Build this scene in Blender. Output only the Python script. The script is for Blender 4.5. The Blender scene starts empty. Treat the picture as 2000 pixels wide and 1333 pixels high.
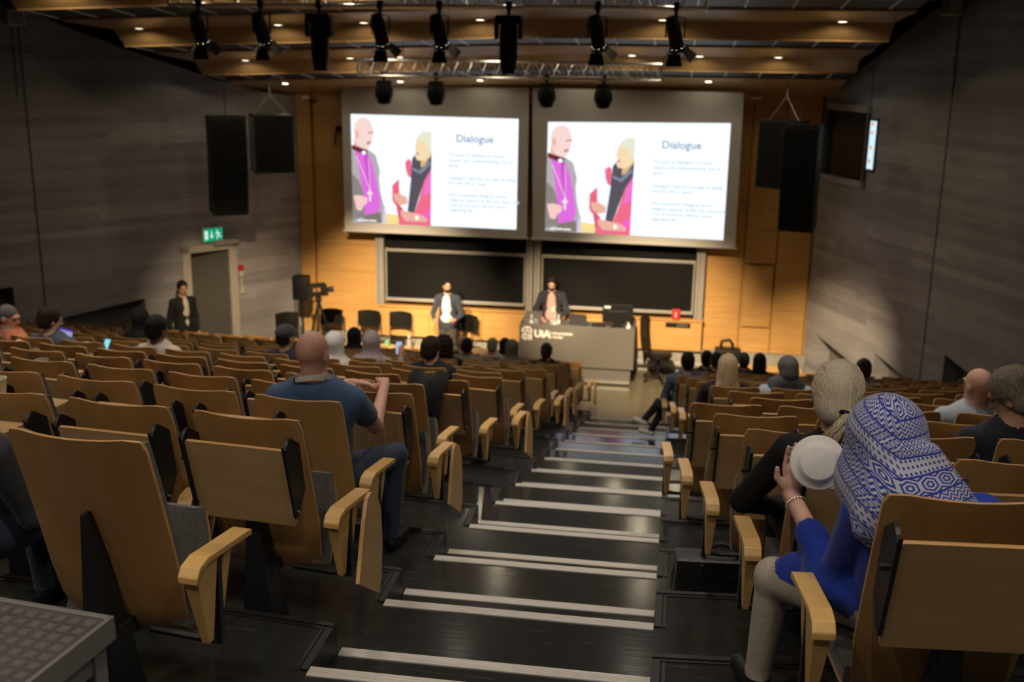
import bpy, bmesh, math, random
import numpy as np
from mathutils import Vector, Matrix, geometry
random.seed(7)
scene = bpy.context.scene
COL = scene.collection
# ------------------------------------------------------------------ camera
cam_d = bpy.data.cameras.new('camera'); cam = bpy.data.objects.new('camera', cam_d); COL.objects.link(cam)
YAW, PITCH, ROLL, EYE = .1519, .2573, .0147, 5.79
_f = Vector((-math.sin(YAW)*math.cos(PITCH), math.cos(YAW)*math.cos(PITCH), -math.sin(PITCH)))
_r = Vector((math.cos(YAW), math.sin(YAW), 0)); _u = _r.cross(_f)
_r2 = math.cos(ROLL)*_r + math.sin(ROLL)*_u; _u2 = -math.sin(ROLL)*_r + math.cos(ROLL)*_u
cam.matrix_world = Matrix(((_r2.x,_u2.x,-_f.x,0),(_r2.y,_u2.y,-_f.y,0),(_r2.z,_u2.z,-_f.z,EYE),(0,0,0,1)))
cam_d.sensor_width = 36; cam_d.lens = 37.8; cam_d.clip_start = .05
cam_d.dof.use_dof = True; cam_d.dof.focus_distance = 3.6; cam_d.dof.aperture_fstop = 3.2
scene.camera = cam
# ------------------------------------------------------------------ world, exposure
w = bpy.data.worlds.new('hall_world'); scene.world = w; w.use_nodes = True
w.node_tree.nodes['Background'].inputs[0].default_value = (.5,.5,.55,1)
w.node_tree.nodes['Background'].inputs[1].default_value = .0
scene.view_settings.view_transform = 'Standard'; scene.view_settings.look = 'None'
scene.view_settings.exposure = 0.0; scene.view_settings.gamma = 1.0
scene.view_settings.use_curve_mapping = False
K_HOUSE, K_SPOT, K_DOWN, K_SLIDE = 4.7, 5.4, 1.2, 1.0
def lamp(name, kind, loc, power, color, aim=None, angle=None, blend=.5, size=.1, parent=None):
    d = bpy.data.lights.new(name, kind); d.energy = power; d.color = color
    if kind == 'SPOT':
        d.spot_size = math.radians(angle); d.spot_blend = blend; d.shadow_soft_size = size
    elif kind == 'AREA': d.size = size
    else: d.shadow_soft_size = size
    o = bpy.data.objects.new(name, d); COL.objects.link(o); o.location = loc
    if aim is not None:
        o.rotation_euler = (Vector(aim)-Vector(loc)).to_track_quat('-Z','Y').to_euler()
    if parent is not None:
        o.parent = parent; o.matrix_parent_inverse = Matrix.Translation(-parent.location)
    return o
# ------------------------------------------------------------------ materials
M = {}
def mat(name, col, rough=.6, metal=0., emit=None, es=0., spec=.5, trans=0., noise=None, bump=None, alpha=1.0, coat=0., sheen=0.):
    """noise=(scale xyz, strength, col2) mixes a second colour; bump=(scale xyz, strength)"""
    if name in M: return M[name]
    m = bpy.data.materials.new(name); m.use_nodes = True; nt = m.node_tree; b = nt.nodes['Principled BSDF']
    b.inputs['Base Color'].default_value = (*col,1); b.inputs['Roughness'].default_value = rough
    b.inputs['Metallic'].default_value = metal; b.inputs['Specular IOR Level'].default_value = spec
    if trans: b.inputs['Transmission Weight'].default_value = trans
    if coat: b.inputs['Coat Weight'].default_value = coat; b.inputs['Coat Roughness'].default_value = .25
    if sheen: b.inputs['Sheen Weight'].default_value = sheen
    if emit: b.inputs['Emission Color'].default_value = (*emit,1); b.inputs['Emission Strength'].default_value = es
    tc = None
    def tex(sc, detail=4., rough_=.55):
        nonlocal tc
        if tc is None: tc = nt.nodes.new('ShaderNodeTexCoord')
        mp = nt.nodes.new('ShaderNodeMapping'); mp.inputs['Scale'].default_value = sc
        nt.links.new(tc.outputs['Object'], mp.inputs[0])
        n = nt.nodes.new('ShaderNodeTexNoise'); n.inputs['Scale'].default_value = 1.; n.inputs['Detail'].default_value = detail
        n.inputs['Roughness'].default_value = rough_
        nt.links.new(mp.outputs[0], n.inputs['Vector']); return n
    if noise:
        sc, lo, hi, col2 = noise
        n = tex(sc); r = nt.nodes.new('ShaderNodeMapRange')
        r.inputs['From Min'].default_value = lo; r.inputs['From Max'].default_value = hi
        nt.links.new(n.outputs[0], r.inputs[0])
        mx = nt.nodes.new('ShaderNodeMix'); mx.data_type = 'RGBA'
        mx.inputs[6].default_value = (*col,1); mx.inputs[7].default_value = (*col2,1)
        nt.links.new(r.outputs[0], mx.inputs[0]); nt.links.new(mx.outputs[2], b.inputs['Base Color'])
    if bump:
        sc, st = bump
        n = tex(sc); bp = nt.nodes.new('ShaderNodeBump'); bp.inputs['Strength'].default_value = st; bp.inputs['Distance'].default_value = .02
        nt.links.new(n.outputs[0], bp.inputs['Height']); nt.links.new(bp.outputs[0], b.inputs['Normal'])
    M[name] = m; return m
mat('seat_wood', (.46,.25,.085), .36, noise=((9,9,1.6),.35,.72,(.54,.31,.12)), bump=((60,60,6),.03))
mat('seat_edge', (.62,.38,.16), .45, noise=((3,3,60),.35,.7,(.50,.28,.10)))
mat('tablet_wood', (.52,.33,.145), .4, noise=((2.5,14,14),.35,.7,(.60,.40,.19)))
mat('arm_wood', (.70,.44,.16), .36, noise=((14,2.5,14),.35,.7,(.62,.37,.12)))
mat('fabric_grey', (.115,.10,.092), .95, noise=((260,260,260),.4,.62,(.05,.044,.04)), bump=((300,300,300),.5), sheen=.3)
mat('steel_black', (.012,.013,.016), .45)
mat('plastic_black', (.006,.006,.0065), .5, spec=.3)
mat('bolt_metal', (.55,.55,.55), .3, 1.)
mat('floor_rubber', (.026,.027,.026), .15, spec=.6, noise=((5,90,5),.62,.86,(.12,.125,.12)), bump=((4,60,4),.02))
mat('riser_rubber', (.026,.027,.026), .5)
mat('trim_rubber', (.016,.015,.015), .42)
mat('nosing_metal', (.74,.71,.66), .45, .25, noise=((2,160,2),.4,.6,(.60,.57,.52)))
mat('stage_lino', (.135,.115,.07), .30, noise=((6,6,6),.35,.7,(.11,.105,.075)))
mat('wood_wall', (.60,.34,.115), .40, noise=((1.6,9,14),.3,.75,(.50,.265,.08)), bump=((6,6,80),.02))
mat('wood_ceiling', (.46,.29,.13), .17, spec=.7, noise=((1.2,12,12),.3,.75,(.42,.25,.10)))
mat('wood_gap', (.50,.265,.08), .6)
mat('ceiling_black', (.006,.006,.007), .55)
mat('void_black', (.03,.03,.03), .9)
mat('white_metal', (.72,.72,.70), .4)
mat('grey_metal', (.36,.34,.31), .42, .3)
mat('alu', (.72,.71,.69), .32, 1.)
mat('concrete', (.20,.18,.165), .8)
mat('plinth_concrete', (.33,.31,.27), .6, noise=((3,3,6),.35,.7,(.24,.225,.20)))
mat('board_black', (.005,.005,.0055), .55, spec=.15)
mat('paper_white', (.82,.81,.78), .6)
mat('screen_cloth', (.62,.60,.585), .85)
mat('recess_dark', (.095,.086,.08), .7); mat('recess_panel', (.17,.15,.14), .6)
def concrete_nodes():
    """board-formed concrete: courses of boards about 12 cm high, grain along the wall, blotches and stains"""
    nt = M['concrete'].node_tree; b = nt.nodes['Principled BSDF']; N = nt.nodes.new; L = nt.links.new
    tc = N('ShaderNodeTexCoord'); sep = N('ShaderNodeSeparateXYZ'); L(tc.outputs['Object'], sep.inputs[0])
    def math_(op, a, v=None, v2=None):
        n = N('ShaderNodeMath'); n.operation = op
        if hasattr(a,'node'): L(a, n.inputs[0])
        else: n.inputs[0].default_value = a
        if v is not None:
            if hasattr(v,'node'): L(v, n.inputs[1])
            else: n.inputs[1].default_value = v
        return n.outputs[0]
    zs = math_('MULTIPLY', sep.outputs['Z'], 8.0); row = math_('FLOOR', zs); fr = math_('FRACT', zs)
    xs = math_('MULTIPLY', sep.outputs['X'], .28); shift = math_('MULTIPLY', row, .37); bx = math_('FLOOR', math_('ADD', xs, shift))
    cb = N('ShaderNodeCombineXYZ'); L(row, cb.inputs[0]); L(bx, cb.inputs[1])
    wn = N('ShaderNodeTexWhiteNoise'); wn.noise_dimensions = '2D'; L(cb.outputs[0], wn.inputs['Vector'])
    mp = N('ShaderNodeMapping'); mp.inputs['Scale'].default_value = (1.5,1.5,45); L(tc.outputs['Object'], mp.inputs[0])
    gr = N('ShaderNodeTexNoise'); gr.inputs['Scale'].default_value = 1.; gr.inputs['Detail'].default_value = 5.; L(mp.outputs[0], gr.inputs['Vector'])
    bl = N('ShaderNodeTexNoise'); bl.inputs['Scale'].default_value = .9; bl.inputs['Detail'].default_value = 5.; L(tc.outputs['Object'], bl.inputs['Vector'])
    t = math_('ADD', math_('MULTIPLY', wn.outputs['Value'], .22), math_('ADD', math_('MULTIPLY', gr.outputs[0], .42), math_('MULTIPLY', bl.outputs[0], .55)))
    rp = N('ShaderNodeValToRGB'); L(t, rp.inputs[0])
    rp.color_ramp.elements[0].position = .32; rp.color_ramp.elements[0].color = (.18,.170,.174,1)
    rp.color_ramp.elements[1].position = .86; rp.color_ramp.elements[1].color = (.44,.422,.432,1)
    L(rp.outputs[0], b.inputs['Base Color'])
    joint = math_('GREATER_THAN', fr, .06); hh = math_('ADD', math_('MULTIPLY', joint, .35), math_('ADD', math_('MULTIPLY', wn.outputs['Value'], .5), math_('MULTIPLY', gr.outputs[0], .35)))
    bp = N('ShaderNodeBump'); bp.inputs['Strength'].default_value = .35; bp.inputs['Distance'].default_value = .01; L(hh, bp.inputs['Height']); L(bp.outputs[0], b.inputs['Normal'])
concrete_nodes()
# ------------------------------------------------------------------ mesh helpers
class MB:
    def __init__(s): s.v=[]; s.f=[]; s.m=[]; s.mats=[]
    def _mi(s, m):
        if m not in s.mats: s.mats.append(m)
        return s.mats.index(m)
    def add(s, vs, fs, m, T=None):
        o=len(s.v); mi=s._mi(m)
        s.v += [tuple(T@Vector(p)) for p in vs] if T is not None else [tuple(p) for p in vs]
        for f in fs: s.f.append(tuple(i+o for i in f)); s.m.append(mi)
        return s
    def box(s, a, b, m, T=None):
        x0,y0,z0=a; x1,y1,z1=b
        vs=[(x0,y0,z0),(x1,y0,z0),(x1,y1,z0),(x0,y1,z0),(x0,y0,z1),(x1,y0,z1),(x1,y1,z1),(x0,y1,z1)]
        return s.add(vs,[(0,3,2,1),(4,5,6,7),(0,1,5,4),(1,2,6,5),(2,3,7,6),(3,0,4,7)],m,T)
    def cbox(s, c, size, m, T=None):
        return s.box([c[i]-size[i]/2 for i in range(3)],[c[i]+size[i]/2 for i in range(3)],m,T)
    def prism(s, poly, z0, z1, m, T=None, side=None):
        """poly: list of (x,y) ccw; extruded along z. z0/z1 may be callables"""
        n=len(poly); g=lambda z,p: z(p) if callable(z) else z
        vs=[(p[0],p[1],g(z0,p)) for p in poly]+[(p[0],p[1],g(z1,p)) for p in poly]
        s.add(vs,[tuple(range(n-1,-1,-1)),tuple(range(n,2*n))],m,T)
        o=len(s.v)-2*n; mi=s._mi(side or m)
        for i in range(n):
            j=(i+1)%n; s.f.append((o+i,o+j,o+n+j,o+n+i)); s.m.append(mi)
        return s
    def tube(s, pts, r, m, n=8, T=None, cap=True):
        pts=[Vector(p) for p in pts]; rs=r if isinstance(r,(list,tuple)) else [r]*len(pts)
        vs=[]; fs=[]; prev=None
        for i,p in enumerate(pts):
            d=(pts[min(i+1,len(pts)-1)]-pts[max(i-1,0)])
            if d.length<1e-9: d=Vector((0,0,1))
            d.normalize()
            if prev is None:
                a=d.orthogonal().normalized()
            else:
                a=prev-d*prev.dot(d)
                a=a.normalized() if a.length>1e-6 else d.orthogonal().normalized()
            prev=a; b=d.cross(a)
            for k in range(n):
                t=2*math.pi*k/n; vs.append(p+rs[i]*(math.cos(t)*a+math.sin(t)*b))
        for i in range(len(pts)-1):
            for k in range(n):
                k2=(k+1)%n; fs.append((i*n+k,i*n+k2,(i+1)*n+k2,(i+1)*n+k))
        if cap: fs.append(tuple(range(n-1,-1,-1))); fs.append(tuple((len(pts)-1)*n+k for k in range(n)))
        return s.add(vs,fs,m,T)
    def lathe(s, prof, m, n=24, T=None, axis='z'):
        vs=[];fs=[]
        for (r,z) in prof:
            for k in range(n):
                t=2*math.pi*k/n; x,y=r*math.cos(t),r*math.sin(t)
                vs.append((x,y,z) if axis=='z' else (x,z,y) if axis=='y' else (z,x,y))
        for i in range(len(prof)-1):
            for k in range(n):
                k2=(k+1)%n; fs.append((i*n+k,i*n+k2,(i+1)*n+k2,(i+1)*n+k))
        if prof[0][0]>1e-6: fs.append(tuple(range(n-1,-1,-1)))
        if prof[-1][0]>1e-6: fs.append(tuple((len(prof)-1)*n+k for k in range(n)))
        return s.add(vs,fs,m,T)
    def mesh(s, name, smooth=False, bevel=0., sharp=40):
        me=bpy.data.meshes.new(name); me.from_pydata(s.v,[],s.f)
        for m in s.mats: me.materials.append(M[m])
        me.polygons.foreach_set('material_index', s.m)
        if bevel>0:
            bm=bmesh.new(); bm.from_mesh(me); bmesh.ops.remove_doubles(bm,verts=bm.verts,dist=1e-5)
            ed=[e for e in bm.edges if len(e.link_faces)==2 and e.calc_face_angle(0)>math.radians(30)]
            bmesh.ops.bevel(bm,geom=ed,offset=bevel,segments=2,affect='EDGES',profile=.6,clamp_overlap=True); bm.to_mesh(me); bm.free()
        if smooth:
            for p in me.polygons: p.use_smooth=True
            me.set_sharp_from_angle(angle=math.radians(sharp))
        me.update(); return me
    def build(s, name, parent=None, loc=(0,0,0), rot=(0,0,0), smooth=False, bevel=0., sharp=40):
        return link(name, s.mesh(name,smooth,bevel,sharp), parent, loc, rot)
def link(name, me, parent=None, loc=(0,0,0), rot=(0,0,0)):
    o=bpy.data.objects.new(name, me); COL.objects.link(o); o.location=loc; o.rotation_euler=rot
    if parent is not None: o.parent=parent
    return o
def tag(o, label=None, cat=None, group=None, kind=None):
    if label: o['label']=label
    if cat: o['category']=cat
    if group: o['group']=group
    if kind: o['kind']=kind
    return o
def thing(name, label, cat, loc=(0,0,0), rz=0., group=None):
    o=link(name,None,None,loc,(0,0,rz)); return tag(o,label,cat,group)
def copy_tree(o, parent=None, loc=None, rz=None):
    c=o.copy(); COL.objects.link(c); c.parent=parent
    if loc is not None: c.location=loc
    if rz is not None: c.rotation_euler=(0,0,rz)
    for ch in list(o.children): copy_tree(ch,c)
    return c
def arc(c, r, a0, a1, n): return [(c[0]+r*math.cos(math.radians(a0+(a1-a0)*i/n)), c[1]+r*math.sin(math.radians(a0+(a1-a0)*i/n))) for i in range(n+1)]
def rrect(x0,y0,x1,y1,r,n=4):
    return arc((x1-r,y0+r),r,-90,0,n)+arc((x1-r,y1-r),r,0,90,n)+arc((x0+r,y1-r),r,90,180,n)+arc((x0+r,y0+r),r,180,270,n)
RX = lambda a: Matrix.Rotation(a,4,'X')
RY = lambda a: Matrix.Rotation(a,4,'Y')
RZ = lambda a: Matrix.Rotation(a,4,'Z')
TR = lambda *p: Matrix.Translation(Vector(p))
# ================================================================== THE HALL
PL, PR = Vector((-7.33,20.2)), Vector((2.48,20.2))          # front corners
AL, AR = math.radians(38), math.radians(22)                 # how far the side walls flare
dL, dR = Vector((-math.sin(AL),-math.cos(AL))), Vector((math.sin(AR),-math.cos(AR)))
def XL(Y): return PL.x-(20.2-Y)*math.tan(AL)
def XR(Y): return PR.x+(20.2-Y)*math.tan(AR)
ZP = lambda k: 3.6615-.2616*k if k<14 else 0.
XA0, XA1 = -1.22, -.007                                      # aisle sides
TL, TRt = math.tan(math.radians(5.5)), math.tan(math.radians(4.5))   # rows bend towards the stage
KMIN = -4
floor = MB().box((-12,16.0,-.2),(5.2,20.4,0),'stage_lino').build('floor'); tag(floor,kind='structure')
def front_edge(k, X): return 3.595+k+((XA0-X)*TL if X<XA0 else (X-XA1)*TRt)
def wall_hit(k, side):
    # where the terrace's front edge meets the side wall
    if side<0:
        # Y = a - X*TL ; X = PL.x-(20.2-Y)*tanAL
        a=3.595+k+XA0*TL; t=math.tan(AL); Y=(a-(PL.x-20.2*t)*TL)/(1+t*TL); return XL(Y)+.02, Y
    a=3.595+k-XA1*TRt; t=math.tan(AR); Y=(a+(PR.x+20.2*t)*TRt)/(1+t*TRt); return XR(Y)-.02, Y
for k in range(KMIN,14):
    z=ZP(k)
    for side in (-1,1):
        xa = XA0 if side<0 else XA1
        x1,y1=wall_hit(k,side); x0,y0=wall_hit(k-1,side)
        poly=[(xa,3.595+k-1),(xa,3.595+k),(x1,y1),(x0,y0)]
        if side>0: poly=[(xa,3.595+k-1),(x0,y0),(x1,y1),(xa,3.595+k)]
        if side<0: poly=poly[::1]
        t=MB().prism(poly,z-.45,z,'floor_rubber',side='riser_rubber').build('terrace',floor)
        # rubber edge trim: along the front edge and down the aisle side
        tr=MB(); e=.012
        ny=Vector((y1-(3.595+k),-(x1-xa)) ).normalized() if side>0 else Vector((-(y1-(3.595+k)),(x1-xa))).normalized()
        for off,wd,hh in ((0,.028,.008),(.036,.012,.005)):
            q=[(xa,3.595+k-off),(x1,y1-off),(x1,y1-off-wd),(xa,3.595+k-off-wd)]
            if side>0: q=q[::-1]
            tr.prism(q,z+.0004,z+hh,'trim_rubber')
            xs=xa+ (-off if side<0 else off); xe=xs+(-wd if side<0 else wd)
            q=[(min(xs,xe),3.283+k-.02),(max(xs,xe),3.283+k-.02),(max(xs,xe),3.595+k-.05),(min(xs,xe),3.595+k-.05)]
            tr.prism(q,z+.0004,z+hh,'trim_rubber')
        tr.build('edge_trim',floor)
    # aisle: landing, then a short half step
    ya,yb=3.283+k-1+.356,3.283+k
    MB().box((XA0,ya,z-.45),(XA1,yb,z),'floor_rubber').build('aisle_step',floor)
    MB().box((XA0,yb,z-.45),(XA1,yb+.356,z-.131),'floor_rubber').build('aisle_step',floor)
    for yy,zz in ((yb,z),(yb+.356,z-.131)):
        n=MB()
        for j in range(4): n.box((XA0+.004,yy-.05+j*.0125,zz+.0004),(XA1-.004,yy-.05+j*.0125+.0095,zz+.006),'nosing_metal')
        n.box((XA0+.004,yy-.052,zz+.0002),(XA1-.004,yy,zz+.0045),'nosing_metal'); n.box((XA0+.004,yy-.002,zz-.03),(XA1-.004,yy+.004,zz+.006),'nosing_metal')
        n.build('nosing',floor)
# ---- side walls with recesses, doorway and a window
def wall(name, P0, d, ztop, holes, side, seams):
    """local x = distance s from the front corner along the wall, z up, y = into the wall"""
    yv = Vector((d.y,-d.x)) if side>0 else Vector((-d.y,d.x))   # outward
    # right-handed frame: x along d, z up, y = z x x
    yv = Vector((-d.y,d.x)); out = 1 if (yv.x*(-1 if side<0 else 1))>0 else -1
    W=link(name,None,None,(P0.x,P0.y,0),(0,0,math.atan2(d.y,d.x))); 
    outer=[(-.0,-.05)]+[(24,-.05)]+[(s,z) for s,z in ztop[::-1]]
    loops=[[Vector((s,z,0)) for s,z in outer]]+[[Vector((s,z,0)) for s,z in h['p']] for h in holes]
    flat=[v for l in loops for v in l]; tris=geometry.tessellate_polygon(loops)
    mb=MB(); mb.add([(v.x,0,v.y) for v in flat],[t for t in tris],'concrete')
    mb.add([(v.x,.5*out,v.y) for v in loops[0]],[tuple(range(len(loops[0])))],'concrete')
    for h in holes:
        p=h['p']; n=len(p); dp=h.get('depth',.3)*out; m='concrete'
        vs=[(s,0,z) for s,z in p]+[(s,dp,z) for s,z in p]
        mb.add(vs,[(i,(i+1)%n,n+(i+1)%n,n+i) for i in range(n)],m)
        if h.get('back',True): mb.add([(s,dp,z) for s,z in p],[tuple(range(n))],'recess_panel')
    me=mb.mesh(name); o=bpy.data.objects.new(name,me)
    bpy.data.objects.remove(W); COL.objects.link(o); o.location=(P0.x,P0.y,0); o.rotation_euler=(0,0,math.atan2(d.y,d.x)); tag(o,kind='structure')
    for i,(s,z0,z1,wd) in enumerate(seams):
        MB().box((s-wd/2,-.006*out,z0),(s+wd/2,.02*out,z1),'recess_dark').build('wall_joint',o)
    return o, out
zl=[(0,5.05),(.68,5.11),(1.76,5.36),(2.37,5.56),(3.32,5.85),(4.2,6.15),(4.67,6.34),(5.28,6.51),(8,7.5),(24,9.5)]
zr=[(0,5.26),(1.54,5.89),(2.55,6.4),(3.19,6.63),(3.83,6.81),(6,7.5),(24,9.5)]
wallL,oL=wall('wall_left',PL,dL,zl,[
    dict(p=[(1.6,.0),(1.6,2.25),(2.42,2.25),(2.42,.0)],depth=.35),
    dict(p=[(3.3,.5),(3.3,1.53),(4.75,1.40),(4.75,.5)],depth=.3),
    dict(p=[(5.53,.9),(5.53,2.04),(7.2,2.0),(7.2,.9)],depth=.3)],-1,[(5.04,.6,6.45,.03)])
wallR,oR=wall('wall_right',PR,dR,zr,[
    dict(p=[(.40,.30),(.40,.95),(1.5,.79),(1.5,.22)],depth=.3),
    dict(p=[(2.35,.5),(2.35,1.12),(3.35,.95),(3.35,.5)],depth=.3),
    dict(p=[(4.19,.6),(4.19,1.6),(5.6,1.3),(5.6,.6)],depth=.3),
    dict(p=[(.12,3.85),(.12,5.02),(1.5,5.02),(1.5,3.85)],depth=.22)],1,[(3.65,.5,6.6,.03),(1.5,5.03,5.85,.02)])
back=MB().box((-24,-4.6,1),(13,-4.3,10),'concrete').build('wall_back'); tag(back,kind='structure')
# ---- front wall: concrete core, plinth, wood panels one by one
fw=MB().box((-7.9,20.26,-.05),(3.0,20.5,6.2),'wood_gap').build('wall_front'); tag(fw,kind='structure')
def panels(x0,x1,z0,z1,cols,rows,y=20.2,gap=.004):
    ws=[x0+(x1-x0)*c for c in cols]; hs=[z0+(z1-z0)*r for r in rows]
    for i in range(len(ws)-1):
        for j in range(len(hs)-1):
            MB().box((ws[i]+gap/2,y,hs[j]+gap/2),(ws[i+1]-gap/2,y+.06,hs[j+1]-gap/2),'wood_wall').build('wall_panel',fw,bevel=.002)
panels(-7.02,-5.79,.45,5.3,(0,1),(0,.11,.25,.36,.47,.58,.69,.80,.90,1))
panels(.56,1.24,.45,5.3,(0,1),(0,.13,.25,.42,.58,.72,.86,1))
panels(1.85,2.44,.45,5.3,(0,1),(0,.17,.36,.45,.58,.72,.86,1))
panels(1.27,1.83,2.16,5.3,(0,1),(0,.2,.5,.75,1)); panels(1.27,1.83,.45,.92,(0,1),(0,1))
panels(-5.79,.56,4.9,5.3,(0,.25,.5,.75,1),(0,1))
MB().box((1.29,20.185,.95),(1.81,20.24,2.12),'wood_wall').build('wall_hatch',fw,bevel=.003)
MB().box((-7.33,20.13,.1),(-7.05,20.26,5.3),'wood_wall').build('wall_pilaster',fw,bevel=.004)
pl=MB().box((-7.33,20.1,0),(2.5,20.27,.45),'plinth_concrete').build('baseboard_front'); tag(pl,kind='structure')
MB().tube([(-.62,20.02,.19),(2.2,20.02,.19)],.075,'plinth_concrete',10).build('heating_pipe',pl,smooth=True)
# lower wood cupboards under the boards
cup=MB()
cab=MB().box((-5.74,20.05,.46),(.56,20.1,.47),'wood_gap').build('wall_bench',fw)
xs=[-5.74,-4.7,-3.65,-2.62,-1.6,-.55,.56]
for i in range(6): MB().box((xs[i]+.004,19.98,.46),(xs[i+1]-.004,20.1,1.04),'wood_wall').build('wall_panel',fw,bevel=.002)
MB().box((-5.74,19.94,1.042),(.57,20.1,1.075),'wood_wall').build('wall_ledge',fw,bevel=.003)
# ---- ceiling: sawtooth of wood soffits, fascias and black panels, lower on the left side
prof=[(20.2,5.23),(18.8,5.52),(17.9,5.63),(17.6,5.85),(16.2,5.98),(15.3,6.07),(15.0,6.30),(13.6,6.38),(12.7,6.47),(12.4,6.72),(11.0,6.82),(10.1,6.92)]
y,z=10.1,6.92
while y>-4:
    prof += [(y-.3,z+.25),(y-1.7,z+.36),(y-2.6,z+.46)]; y-=2.6; z+=.46
XC0,XC1,XF=-8.15,2.62,-2.2
def zdrop(X): return -.033*max(0,XF-X)
ceil=MB().box((-26,-4.3,9.8),(14,20.3,9.95),'void_black').build('ceiling'); tag(ceil,kind='structure')
MB().box((-26,4,7.9),(14,20.3,7.95),'void_black').build('ceiling_void',ceil)
def strip(name,a,b,m,th=.03,xs=(XC0,XF,XC1)):
    mb=MB(); (ya,za),(yb,zb)=a,b
    vs=[];
    for X in xs:
        d=zdrop(X); vs+= [(X,ya,za+d),(X,yb,zb+d),(X,ya,za+d+th),(X,yb,zb+d+th)]
    fs=[]
    for i in range(len(xs)-1):
        o=4*i; fs+=[(o,o+1,o+5,o+4),(o+2,o+6,o+7,o+3),(o,o+4,o+6,o+2),(o+1,o+3,o+7,o+5)]
    e=4*(len(xs)-1); fs+=[(0,2,3,1),(e,e+1,e+3,e+2)]
    return mb.add(vs,fs,m).build(name,ceil)
DOWN=[]
n_mod=0
for i in range(0,len(prof)-3,3):
    A0,A1,B0,B1=prof[i],prof[i+1],prof[i+2],prof[i+3]
    # wood soffit boards, butt-jointed, stopping short of the fascia above the open void
    g_=.05 if i else 0.; As=(A0[0]-g_,A0[1]+(A1[1]-A0[1])*g_/(A0[0]-A1[0]))
    xs=[XC0,-6.5,-4.4,XF,-.1,1.4,XC1]
    for j in range(len(xs)-1): strip('soffit_board',As,A1,'wood_ceiling',xs=(xs[j]+.003,xs[j+1]-.003))
    xs=[XC0+.55*q for q in range(20)]; xs=[x for x in xs if x<XC1-.2]+[XC1]
    for j in range(len(xs)-1):
        strip('black_panel',(A1[0],A1[1]+.03),(B0[0],B0[1]+.03),'ceiling_black',xs=(xs[j]+.012,xs[j+1]-.012))
        if i<10: strip('panel_rib',(A1[0],A1[1]+.02),(B0[0],B0[1]+.02),'white_metal',th=.012,xs=(xs[j]-.012,xs[j]+.012))
    strip('fascia_lip',(B0[0]+.03,B0[1]-.005),(B0[0]-.02,B0[1]-.005),'wood_ceiling',th=.03)
    xs=[XC0,-5.4,-3.0,-.6,XC1]
    for j in range(len(xs)-1): strip('fascia_board',B0,B1,'wood_ceiling',xs=(xs[j],xs[j+1]) if xs[j]>=XF or xs[j+1]<=XF else (xs[j],XF,xs[j+1]))
# ================================================================== TIP-UP SEATS
SW=.46; PITCHS=.556
def shell_pts(n=9, w=SW, off=0., zt=1.05, zb=.30, lift=0.):
    """grid of the curved plywood back; returns rows (top to bottom) of points"""
    spine=[(0,zt),(.045,.90),(.095,.72),(.135,.56),(.165,.44),(.205,.345),(.26,zb)]
    rows=[]
    for (yy,zz) in spine:
        r=[]
        ww=w if zz>.5 else w*(.86+.14*max(0,(zz-zb)/(.5-zb)))
        for i in range(n):
            u=-1+2*i/(n-1); r.append((u*ww/2, yy-.035*(1-u*u)+off, zz+.012*(u*u)*(1 if zz>.9 else 0)+lift))
        rows.append(r)
    return rows
def sheet(rows, th, m, edge=None, dirv=(0,1,0)):
    mb=MB(); n=len(rows[0]); R=len(rows)
    a=[p for r in rows for p in r]; b=[(p[0]+dirv[0]*th,p[1]+dirv[1]*th,p[2]+dirv[2]*th) for p in a]
    fs=[];
    for i in range(R-1):
        for j in range(n-1):
            q=i*n+j; fs.append((q,q+n,q+n+1,q+1)); o=R*n; fs.append((o+q,o+q+1,o+q+n+1,o+q+n))
    mb.add(a+b,fs,m)
    o=R*n; es=[]
    for j in range(n-1):
        es.append((j,j+1,o+j+1,o+j)); q=(R-1)*n+j; es.append((q+1,q,o+q,o+q+1))
    for i in range(R-1):
        q=i*n; es.append((q+n,q,o+q,o+q+n)); q=i*n+n-1; es.append((q,q+n,o+q+n,o+q))
    mi=mb._mi(edge or m)
    for e in es: mb.f.append(e); mb.m.append(mi)
    return mb
def round_top(rows,r=.03):
    # soften the two top corners of a sheet
    top=rows[0]; n=len(top)
    for i in (0,n-1): top[i]=(top[i][0]*(1-.055),top[i][1],top[i][2]-.012)
    rows.insert(1,[(p[0]*(1.0 if 0<i<n-1 else 1/(1-.055)),p[1]+.009,p[2]-.03) for i,p in enumerate(top)])
    return rows
back_me=sheet(round_top(shell_pts()),.013,'seat_wood','seat_edge').mesh('backrest',True,sharp=50)
cu=[[ (p[0]*.93,p[1]+.014,p[2]-.005) for p in r] for r in shell_pts(off=0.,zt=1.03,zb=.40)]
def pillow(rows,th,m):
    """padded sheet: edges thin, middle thick, bulging towards +y"""
    R=len(rows); n=len(rows[0]); out=[]
    for i,r in enumerate(rows):
        o=[]
        for j,p in enumerate(r):
            e=min(1,min(j,n-1-j)/1.0)*min(1,min(i,R-1-i)/1.0); o.append((p[0],p[1]+th*(.62+.38*e),p[2]))
        out.append(o)
    mb=MB(); a=[p for r in rows for p in r]; b=[p for r in out for p in r]; fs=[]; o=R*n
    for i in range(R-1):
        for j in range(n-1):
            q=i*n+j; fs+=[(q,q+n,q+n+1,q+1),(o+q,o+q+1,o+q+n+1,o+q+n)]
    for j in range(n-1):
        q=(R-1)*n+j; fs+=[(j,j+1,o+j+1,o+j),(q+1,q,o+q,o+q+1)]
    for i in range(R-1):
        q=i*n; fs.append((q+n,q,o+q,o+q+n)); q=i*n+n-1; fs.append((q,q+n,o+q+n,o+q))
    return mb.add(a+b,fs,m)
cush_me=pillow(cu,.065,'fabric_grey').mesh('back_cushion',True,sharp=60)
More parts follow.
